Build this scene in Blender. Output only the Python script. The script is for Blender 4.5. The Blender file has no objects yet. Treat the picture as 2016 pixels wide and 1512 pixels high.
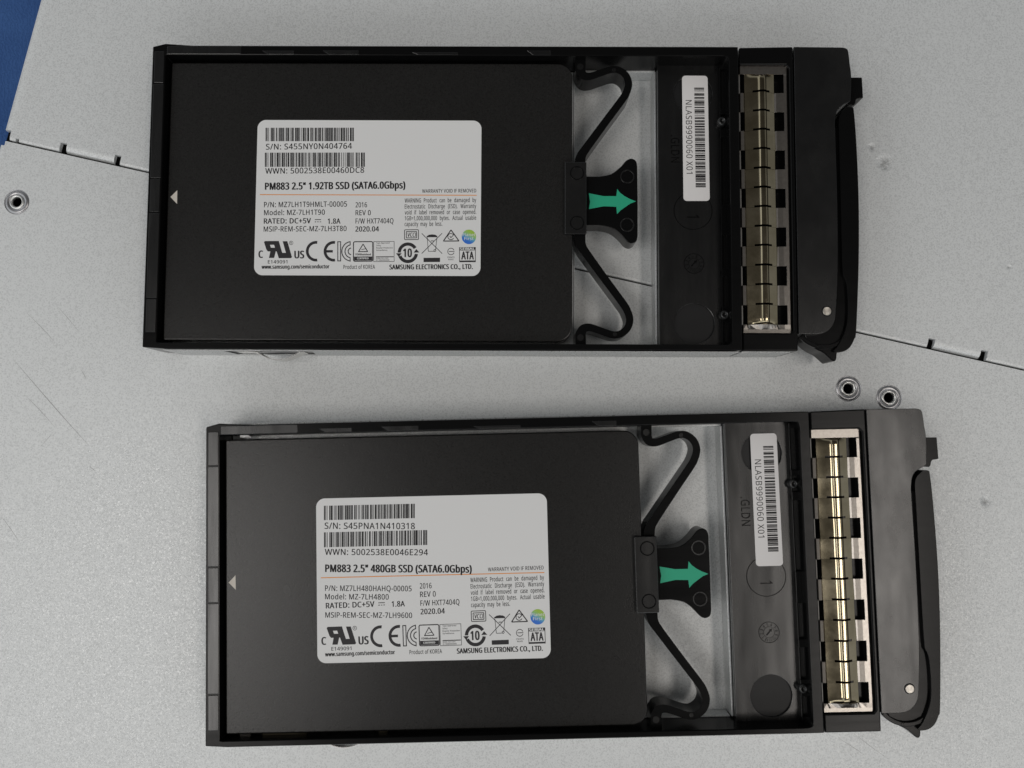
import bpy, bmesh, math, random
from mathutils import Vector, Matrix

MM = 0.001                      # everything below is written in millimetres
scene = bpy.context.scene
COL = scene.collection
random.seed(7)

# ------------------------------------------------------------------ camera
cd = bpy.data.cameras.new('camera')
cam = bpy.data.objects.new('camera', cd)
COL.objects.link(cam)
cd.sensor_fit = 'HORIZONTAL'
cd.sensor_width = 36.0
cd.lens = 1635.84 / 2016.0 * 36.0
cd.clip_start = 0.01
cd.clip_end = 20.0
cam.location = (0, 0, 212.693 * MM)
cam.rotation_mode = 'QUATERNION'
cam.rotation_quaternion = (Matrix.Rotation(0.0648217, 3, 'X') @ Matrix.Rotation(0.00384694, 3, 'Y')).to_quaternion()
scene.camera = cam

# ------------------------------------------------------------------ world and lamps
w = bpy.data.worlds.new('World')
scene.world = w
w.use_nodes = True
wn = w.node_tree
bg = wn.nodes['Background']
# fill dome for the unseen room: sides bright, dimmed overhead to keep reflections dark
wt = wn.nodes.new('ShaderNodeTexCoord')
wx = wn.nodes.new('ShaderNodeSeparateXYZ')
wn.links.new(wt.outputs['Generated'], wx.inputs[0])
wr = wn.nodes.new('ShaderNodeValToRGB')
wr.color_ramp.interpolation = 'EASE'
wr.color_ramp.elements[0].position = 0.10
wr.color_ramp.elements[0].color = (0.30, 0.29, 0.27, 1)
for wp_, wc_ in ((0.38, (0.93, 0.97, 1.0, 1)), (0.57, (0.93, 0.97, 1.0, 1))):
    wr.color_ramp.elements.new(wp_).color = wc_
wr.color_ramp.elements[-1].position = 0.845
wr.color_ramp.elements[-1].color = (0.105, 0.103, 0.10, 1)
wn.links.new(wx.outputs[2], wr.inputs[0])
wd = wn.nodes.new('ShaderNodeVectorMath')       # one side of the dome is brighter
wd.operation = 'DOT_PRODUCT'
wn.links.new(wt.outputs['Generated'], wd.inputs[0])
wd.inputs[1].default_value = (-0.50, -0.56, 0.0)
wa = wn.nodes.new('ShaderNodeMath')
wa.operation = 'MULTIPLY_ADD'
wn.links.new(wd.outputs['Value'], wa.inputs[0])
wa.inputs[1].default_value = 0.72
wa.inputs[2].default_value = 0.67
wn.links.new(wr.outputs[0], bg.inputs[0])
wn.links.new(wa.outputs[0], bg.inputs[1])

def area(name, loc, sx, sy, power, col):      # hangs level, shining down
    ld = bpy.data.lights.new(name, 'AREA')
    ld.shape = 'RECTANGLE'
    ld.size, ld.size_y = sx, sy
    ld.energy = power
    ld.color = col
    o = bpy.data.objects.new(name, ld)
    COL.objects.link(o)
    o.location = loc
    return o
area('ceiling_and_fill_lamp', (-0.70, -0.34, 1.55), 0.44, 0.70, 5.3, (1.0, 0.965, 0.93))
area('ceiling_and_fill_lamp', (0.74, -0.36, 1.60), 0.24, 0.86, 4.7, (1.0, 0.94, 0.88))
area('ceiling_and_fill_lamp', (-2.0, 0.2, 1.7), 0.8, 1.6, 1.5, (0.96, 0.99, 1.0))  # unseen fill lamp, added for a brightness gradient from the left
area('ceiling_and_fill_lamp', (0.5, -1.9, 1.6), 1.8, 0.5, 5.0, (1.0, 0.98, 0.95))  # unseen fill lamp, added to brighten the near side

scene.view_settings.view_transform = 'Standard'
scene.view_settings.look = 'None'
scene.view_settings.exposure = 0.0
scene.view_settings.gamma = 1.0
scene.view_settings.use_curve_mapping = False
scene.render.engine = 'CYCLES'
scene.cycles.max_bounces = 8
scene.cycles.use_denoising = True

# ------------------------------------------------------------------ materials
def new_mat(name):
    m = bpy.data.materials.new(name)
    m.use_nodes = True
    nt = m.node_tree
    return m, nt, nt.nodes['Principled BSDF']

def N(nt, kind, **kw):
    n = nt.nodes.new(kind)
    for k, v in kw.items():
        if k.startswith('i_'):
            n.inputs[k[2:].replace('_', ' ')].default_value = v
        else:
            setattr(n, k, v)
    return n

def ramp(nt, src, a, b, ca, cb):
    r = nt.nodes.new('ShaderNodeValToRGB')
    r.color_ramp.elements[0].position = a
    r.color_ramp.elements[1].position = b
    r.color_ramp.elements[0].color = ca if len(ca) == 4 else (*ca, 1)
    r.color_ramp.elements[1].color = cb if len(cb) == 4 else (*cb, 1)
    nt.links.new(src, r.inputs[0])
    return r.outputs[0]

def obj_coords(nt, scale=(1, 1, 1), rot=(0, 0, 0)):
    tc = nt.nodes.new('ShaderNodeTexCoord')
    mp = nt.nodes.new('ShaderNodeMapping')
    mp.inputs['Scale'].default_value = scale
    mp.inputs['Rotation'].default_value = rot
    nt.links.new(tc.outputs['Object'], mp.inputs[0])
    return mp.outputs[0]

def noise(nt, vec, scale, detail=2.0, rough=0.5):
    n = nt.nodes.new('ShaderNodeTexNoise')
    n.inputs['Scale'].default_value = scale
    n.inputs['Detail'].default_value = detail
    n.inputs['Roughness'].default_value = rough
    nt.links.new(vec, n.inputs['Vector'])
    return n.outputs['Fac']

def bump(nt, h, strength, dist, bsdf, prev=None):
    b = nt.nodes.new('ShaderNodeBump')
    b.inputs['Strength'].default_value = strength
    b.inputs['Distance'].default_value = dist
    nt.links.new(h, b.inputs['Height'])
    if prev is not None:
        nt.links.new(prev, b.inputs['Normal'])
    nt.links.new(b.outputs[0], bsdf.inputs['Normal'])
    return b.outputs[0]

def gray(v):
    return (v, v, v, 1)

def plain(name, col, rough, metal=0.0, spec=0.5):
    m, nt, b = new_mat(name)
    b.inputs['Base Color'].default_value = (*col, 1)
    b.inputs['Roughness'].default_value = rough
    b.inputs['Metallic'].default_value = metal
    b.inputs['Specular IOR Level'].default_value = spec
    return m

def plastic(name, base, r0, r1, spec, scale=(60, 900, 60), bstr=0.05, wear=0.0, warp=0.0, warp_scale=(70, 40, 70)):
    m, nt, b = new_mat(name)
    v = obj_coords(nt, scale)
    n1 = noise(nt, v, 1.0, 4, 0.6)
    nt.links.new(ramp(nt, n1, 0.2, 0.8, gray(r0), gray(r1)), b.inputs['Roughness'])
    v2 = obj_coords(nt)
    n2 = noise(nt, v2, 110, 5, 0.65)
    nt.links.new(ramp(nt, n2, 0.45, 0.8, (base, base, base * 1.02), (base + wear, base + wear * 0.95, base + wear * 0.9)), b.inputs['Base Color'])
    b.inputs['Specular IOR Level'].default_value = spec
    n3 = noise(nt, v2, 3200, 2)
    p = bump(nt, n3, bstr, 0.00005, b)
    p = bump(nt, n1, bstr * 0.5, 0.00008, b, p)
    if warp:
        bump(nt, noise(nt, obj_coords(nt, warp_scale), 1.0, 2, 0.45), 1.0, warp, b, p)
    return m

def galvanised(name, base, rough, metal, dents=()):
    m, nt, b = new_mat(name)
    v = obj_coords(nt)
    L = nt.links.new
    fine = noise(nt, v, 4600, 2, 0.7)
    big0 = noise(nt, v, 9, 3, 0.5)
    smear = noise(nt, obj_coords(nt, (75, 16, 30), (0, 0, 0.35)), 1.0, 4, 0.6)
    bg_ = N(nt, 'ShaderNodeMath', operation='MULTIPLY_ADD'); L(smear, bg_.inputs[0]); bg_.inputs[1].default_value = 0.55; L(big0, bg_.inputs[2])
    big = bg_.outputs[0]
    vo = N(nt, 'ShaderNodeTexVoronoi', feature='F1'); vo.inputs['Scale'].default_value = 3300; L(v, vo.inputs['Vector'])
    sep = N(nt, 'ShaderNodeSeparateColor'); L(vo.outputs['Color'], sep.inputs[0])
    add = N(nt, 'ShaderNodeMath', operation='MULTIPLY_ADD'); L(sep.outputs[2], add.inputs[0]); add.inputs[1].default_value = 0.55; L(fine, add.inputs[2])
    ml = N(nt, 'ShaderNodeMath', operation='MULTIPLY_ADD'); L(big, ml.inputs[0]); ml.inputs[1].default_value = 0.2; L(add.outputs[0], ml.inputs[2])
    L(ramp(nt, ml.outputs[0], 0.45, 1.30, (base * 0.82, base * 0.835, base * 0.83), (base * 1.16, base * 1.18, base * 1.175)), b.inputs['Base Color'])
    L(ramp(nt, sep.outputs[0], 0.6, 1.0, gray(rough + 0.03), gray(rough - 0.13)), b.inputs['Roughness'])
    b.inputs['Metallic'].default_value = metal
    p = bump(nt, add.outputs[0], 0.22, 0.00006, b)
    colsock = b.inputs['Base Color'].links[0].from_socket
    for (x, y, r, s) in dents:          # small pits and knocks in the sheet
        ds = N(nt, 'ShaderNodeVectorMath', operation='DISTANCE'); L(v, ds.inputs[0]); ds.inputs[1].default_value = (seam_xy(x, y)[0] * MM, seam_xy(x, y)[1] * MM, 0)
        wob = noise(nt, v, 420, 3, 0.6)
        w2 = N(nt, 'ShaderNodeMath', operation='MULTIPLY_ADD'); L(wob, w2.inputs[0]); w2.inputs[1].default_value = 1.5 * r * MM; L(ds.outputs['Value'], w2.inputs[2])
        mr = N(nt, 'ShaderNodeMapRange'); L(w2.outputs[0], mr.inputs[0]); mr.inputs[1].default_value = 0.75 * r * MM; mr.inputs[2].default_value = 1.75 * r * MM
        mr.interpolation_type = 'SMOOTHSTEP'
        p = bump(nt, mr.outputs[0], s, 0.0006, b, p)
        wob2 = noise(nt, v, 1100, 3, 0.7)
        sc = N(nt, 'ShaderNodeMath', operation='MULTIPLY_ADD'); L(wob2, sc.inputs[0]); sc.inputs[1].default_value = -1.7; sc.inputs[2].default_value = 1.35
        sc2 = N(nt, 'ShaderNodeMath', operation='MULTIPLY_ADD', use_clamp=True); L(mr.outputs[0], sc2.inputs[0]); sc2.inputs[1].default_value = -1.0; L(sc.outputs[0], sc2.inputs[2])
        mx = N(nt, 'ShaderNodeMix', data_type='RGBA'); L(sc2.outputs[0], mx.inputs[0]); L(colsock, mx.inputs[6]); mx.inputs[7].default_value = (0.20, 0.20, 0.195, 1)
        L(mx.outputs[2], b.inputs['Base Color']); colsock = mx.outputs[2]
    return m

def seam_xy(x, y):       # table position -> position in the sheets' own frame
    a = math.radians(-12.9)
    dx, dy = x + 135.05, y - 78.40
    return dx * math.cos(a) + dy * math.sin(a), -dx * math.sin(a) + dy * math.cos(a)
M = {}
M['plastic'] = plastic('black_plastic', 0.0042, 0.18, 0.25, 0.14, bstr=0.015)
M['plastic_worn'] = plastic('worn_black_plastic', 0.006, 0.21, 0.31, 0.6, scale=(140, 90, 140), bstr=0.012, wear=0.005, warp=0.00026, warp_scale=(110, 22, 90))
M['plastic_matte'] = plastic('matte_black_plastic', 0.0055, 0.20, 0.32, 0.58, scale=(420, 45, 60), bstr=0.02, wear=0.003, warp=0.00022, warp_scale=(90, 30, 90))
M['dull'] = plain('dull_black_plastic', (0.011, 0.011, 0.0115), 0.42, spec=0.30)
M['green'] = plain('green_ink', (0.012, 0.34, 0.19), 0.5)
M['ink'] = plain('black_ink', (0.010, 0.009, 0.010), 0.5, spec=0.3)
M['ink_soft'] = plain('dark_grey_ink', (0.028, 0.026, 0.028), 0.5, spec=0.3)
M['white_ink'] = plain('white_ink', (0.72, 0.72, 0.71), 0.5, spec=0.3)
M['orange_ink'] = plain('orange_ink', (0.78, 0.30, 0.08), 0.5, spec=0.3)
M['cream_mark'] = plain('cream_paint', (0.66, 0.61, 0.54), 0.5, spec=0.3)
M['paper'] = plain('white_sticker_paper', (0.74, 0.735, 0.725), 0.5, spec=0.22)
M['paper_warm'] = plain('white_barcode_paper', (0.74, 0.715, 0.70), 0.55, spec=0.22)
M['dark'] = plain('void_shade', (0.004, 0.004, 0.004), 0.9, spec=0.05)  # near-black colour painted in for the shade of deep gaps
M['scratch'] = plain('scratched_zinc', (0.30, 0.30, 0.295), 0.5, metal=0.3)
M['screw'] = plain('black_screw', (0.05, 0.05, 0.05), 0.22, metal=0.7)

def make_drive_mat():
    m, nt, b = new_mat('textured_black_paint')
    v = obj_coords(nt)
    n = noise(nt, v, 3300, 2, 0.6)
    n2 = noise(nt, v, 14, 3, 0.5)
    nt.links.new(ramp(nt, n, 0.35, 0.75, (0.0105, 0.0101, 0.0096), (0.021, 0.0202, 0.0194)), b.inputs['Base Color'])
    nt.links.new(ramp(nt, n2, 0.3, 0.7, gray(0.245), gray(0.275)), b.inputs['Roughness'])
    b.inputs['Specular IOR Level'].default_value = 0.37
    bump(nt, n, 0.36, 0.00008, b)
    return m
M['drive'] = make_drive_mat()

def make_spring_mat():
    m, nt, b = new_mat('nickel_gilt_steel')
    v = obj_coords(nt, (700, 60, 60))
    n = noise(nt, v, 1.0, 4)
    v2 = obj_coords(nt)
    n2 = noise(nt, v2, 130, 4, 0.7)
    nt.links.new(ramp(nt, n2, 0.35, 0.7, (0.33, 0.28, 0.185), (0.43, 0.375, 0.265)), b.inputs['Base Color'])
    b.inputs['Metallic'].default_value = 1.0
    nt.links.new(ramp(nt, n2, 0.3, 0.7, gray(0.11), gray(0.19)), b.inputs['Roughness'])
    bump(nt, n2, 0.015, 0.0003, b)
    return m
M['gilt'] = make_spring_mat()

def make_nickel():
    m, nt, b = new_mat('satin_nickel')
    v = obj_coords(nt)
    n = noise(nt, v, 1500, 3)
    nt.links.new(ramp(nt, n, 0.3, 0.7, (0.31, 0.285, 0.26), (0.37, 0.345, 0.315)), b.inputs['Base Color'])
    b.inputs['Metallic'].default_value = 1.0
    b.inputs['Roughness'].default_value = 0.30
    bump(nt, n, 0.05, 0.0001, b)
    return m
M['nickel'] = make_nickel()
M['steel'] = galvanised('tray_steel', 0.58, 0.42, 0.45)
M['side_steel'] = galvanised('folded_side_steel', 0.44, 0.36, 0.5)
M['zinc'] = galvanised('galvanised_sheet', 0.625, 0.50, 0.24, dents=((93.0, 75.7, 1.3, 0.5), (96.2, 71.6, 2.6, 0.5), (119.3, -16.1, 1.8, 0.55), (127.5, 44.0, 0.8, 0.3), (-130.0, 61.4, 4.0, 0.12), (95.6, 10.3, 3.4, 0.06)))
M['insert'] = plain('plated_insert', (0.40, 0.40, 0.41), 0.33, metal=0.9)
M['insert_bright'] = plain('bright_plated_insert', (0.72, 0.72, 0.70), 0.28, metal=0.9)

def make_pin():
    m, nt, b = new_mat('turned_steel')
    v = obj_coords(nt)
    wv = N(nt, 'ShaderNodeTexWave', wave_type='RINGS', rings_direction='Z')
    wv.inputs['Scale'].default_value = 1500
    wv.inputs['Distortion'].default_value = 0.6
    nt.links.new(v, wv.inputs['Vector'])
    nt.links.new(ramp(nt, wv.outputs['Fac'], 0, 1, (0.5, 0.47, 0.42), (0.68, 0.64, 0.58)), b.inputs['Base Color'])
    b.inputs['Metallic'].default_value = 1.0
    b.inputs['Roughness'].default_value = 0.33
    bump(nt, wv.outputs['Fac'], 0.15, 0.0001, b)
    return m
M['nickel_spring'] = plain('bright_spring_steel', (0.62, 0.61, 0.59), 0.22, metal=1.0)
M['pin'] = make_pin()

def make_badge():
    m, nt, b = new_mat('green_blue_badge_ink')
    v = obj_coords(nt)
    sx = N(nt, 'ShaderNodeSeparateXYZ'); nt.links.new(v, sx.inputs[0])
    a = N(nt, 'ShaderNodeMath', operation='MULTIPLY_ADD'); nt.links.new(sx.outputs[0], a.inputs[0]); a.inputs[1].default_value = 180; nt.links.new(sx.outputs[1], a.inputs[2])
    mr = N(nt, 'ShaderNodeMath', operation='MULTIPLY_ADD'); nt.links.new(sx.outputs[1], mr.inputs[0]); mr.inputs[1].default_value = 320; nt.links.new(a.outputs[0], mr.inputs[2])
    ad = N(nt, 'ShaderNodeMath', operation='ADD'); nt.links.new(mr.outputs[0], ad.inputs[0]); ad.inputs[1].default_value = 0.5
    r = nt.nodes.new('ShaderNodeValToRGB'); nt.links.new(ad.outputs[0], r.inputs[0])
    e = r.color_ramp.elements
    e[0].position = 0.12; e[0].color = (0.03, 0.16, 0.60, 1)
    e[1].position = 0.92; e[1].color = (0.33, 0.52, 0.06, 1)
    k = e.new(0.45); k.color = (0.10, 0.36, 0.52, 1)
    k = e.new(0.65); k.color = (0.26, 0.50, 0.20, 1)
    nt.links.new(r.outputs[0], b.inputs['Base Color'])
    b.inputs['Roughness'].default_value = 0.5
    return m
M['badge'] = make_badge()

def make_blue():
    m, nt, b = new_mat('blue_woven_mat')
    v = obj_coords(nt)
    n = noise(nt, v, 60, 3)
    ch = N(nt, 'ShaderNodeTexWave'); ch.inputs['Scale'].default_value = 260; ch.inputs['Distortion'].default_value = 9; ch.inputs['Detail Scale'].default_value = 3
    nt.links.new(v, ch.inputs['Vector'])
    ad = N(nt, 'ShaderNodeMath', operation='MULTIPLY_ADD'); nt.links.new(ch.outputs['Fac'], ad.inputs[0]); ad.inputs[1].default_value = 0.25; nt.links.new(n, ad.inputs[2])
    nt.links.new(ramp(nt, ad.outputs[0], 0.3, 0.9, (0.032, 0.082, 0.235), (0.050, 0.122, 0.315)), b.inputs['Base Color'])
    b.inputs['Roughness'].default_value = 0.85
    b.inputs['Specular IOR Level'].default_value = 0.15
    bump(nt, ch.outputs['Fac'], 0.3, 0.0005, b)
    return m
M['blue'] = make_blue()

# ------------------------------------------------------------------ mesh helpers (mm in, metres out)
def fill_holes(bm, loops, z):
    """flat sheet from an outer loop and holes, returned as faces with normal +z"""
    edges = []
    vl = []
    for lp in loops:
        vs = [bm.verts.new((x, y, z)) for x, y in lp]
        vl.append(vs)
        for i in range(len(vs)):
            edges.append(bm.edges.new((vs[i], vs[(i + 1) % len(vs)])))
    r = bmesh.ops.triangle_fill(bm, use_beauty=True, use_dissolve=False, edges=edges, normal=(0, 0, 1))
    return vl

def prism(bm, loop, z0, z1, holes=()):
    def area2(l):
        return sum(l[i][0] * l[(i + 1) % len(l)][1] - l[(i + 1) % len(l)][0] * l[i][1] for i in range(len(l)))
    loop = list(loop)
    if area2(loop) < 0:
        loop.reverse()
    hs = []
    for h in holes:
        h = list(h)
        if area2(h) > 0:
            h.reverse()
        hs.append(h)
    if not hs:
        b = [bm.verts.new((x, y, z0)) for x, y in loop]
        t = [bm.verts.new((x, y, z1)) for x, y in loop]
        bm.faces.new(t)
        bm.faces.new(b[::-1])
        n = len(loop)
        for i in range(n):
            bm.faces.new((b[i], b[(i + 1) % n], t[(i + 1) % n], t[i]))
        return
    top = fill_holes(bm, [loop] + hs, z1)
    bot = fill_holes(bm, [loop] + hs, z0)
    for tv, bv in zip(top, bot):
        n = len(tv)
        for i in range(n):
            bm.faces.new((bv[i], bv[(i + 1) % n], tv[(i + 1) % n], tv[i]))

def box(bm, x0, x1, y0, y1, z0, z1):
    prism(bm, [(x0, y0), (x1, y0), (x1, y1), (x0, y1)], z0, z1)

def circle(cx, cy, r, n=40, a0=0.0):
    return [(cx + r * math.cos(a0 + 2 * math.pi * i / n), cy + r * math.sin(a0 + 2 * math.pi * i / n)) for i in range(n)]

def rrect(x0, x1, y0, y1, r, n=8):
    if isinstance(r, (int, float)):
        r = (r,) * 4
    pts = []
    for (cx, cy, a, rr) in ((x1, y1, 0, r[0]), (x0, y1, 90, r[1]), (x0, y0, 180, r[2]), (x1, y0, 270, r[3])):
        sx = -1 if cx == x1 else 1
        sy = -1 if cy == y1 else 1
        if rr <= 0:
            pts.append((cx, cy)); continue
        for i in range(n + 1):
            t = math.radians(a + 90 * i / n)
            pts.append((cx + sx * rr + rr * math.cos(t), cy + sy * rr + rr * math.sin(t)))
    return pts

def catmull(pts, n=6):
    out = []
    P = [pts[0]] + list(pts) + [pts[-1]]
    for i in range(1, len(P) - 2):
        p0, p1, p2, p3 = P[i - 1], P[i], P[i + 1], P[i + 2]
        for k in range(n):
            t = k / n
            out.append(tuple(0.5 * ((2 * b) + (-a + c) * t + (2 * a - 5 * b + 4 * c - d) * t * t + (-a + 3 * b - 3 * c + d) * t ** 3)
                             for a, b, c, d in zip(p0, p1, p2, p3)))
    out.append(tuple(pts[-1]))
    return out

def lathe(bm, prof, cx=0, cy=0, n=40):
    rings = []
    for r, z in prof:
        rings.append([bm.verts.new((cx + r * math.cos(2 * math.pi * i / n), cy + r * math.sin(2 * math.pi * i / n), z)) for i in range(n)])
    for a, b in zip(rings, rings[1:]):
        for i in range(n):
            bm.faces.new((a[i], a[(i + 1) % n], b[(i + 1) % n], b[i]))
    return rings

def obj(name, bm, mat, parent=None, bevel=0.0, seg=2, smooth=False, label=None, origin=None):
    if origin is not None:
        bmesh.ops.translate(bm, vec=(-origin[0], -origin[1], -origin[2]), verts=bm.verts)
    bmesh.ops.remove_doubles(bm, verts=bm.verts, dist=1e-5)
    bmesh.ops.recalc_face_normals(bm, faces=bm.faces)
    bmesh.ops.scale(bm, vec=(MM, MM, MM), verts=bm.verts)
    me = bpy.data.meshes.new(name)
    bm.to_mesh(me)
    bm.free()
    me.materials.append(mat)
    if smooth:
        for p in me.polygons:
            p.use_smooth = True
    o = bpy.data.objects.new(name, me)
    COL.objects.link(o)
    if parent is not None:
        o.parent = parent
    if origin is not None:
        o.location = Vector(origin) * MM
    if bevel:
        b = o.modifiers.new('bevel', 'BEVEL')
        b.width = bevel * MM
        b.segments = seg
        b.limit_method = 'ANGLE'
        b.angle_limit = math.radians(35)
        b.harden_normals = False
    if label:
        o['label'] = label
    return o

def empty(name, loc, rz, label, cat, group=None):
    o = bpy.data.objects.new(name, None)
    COL.objects.link(o)
    o.empty_display_size = 0.01
    o.location = Vector(loc) * MM
    o.rotation_euler = (0, 0, rz)
    o['label'] = label
    o['category'] = cat
    if group:
        o['group'] = group
    return o

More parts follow.
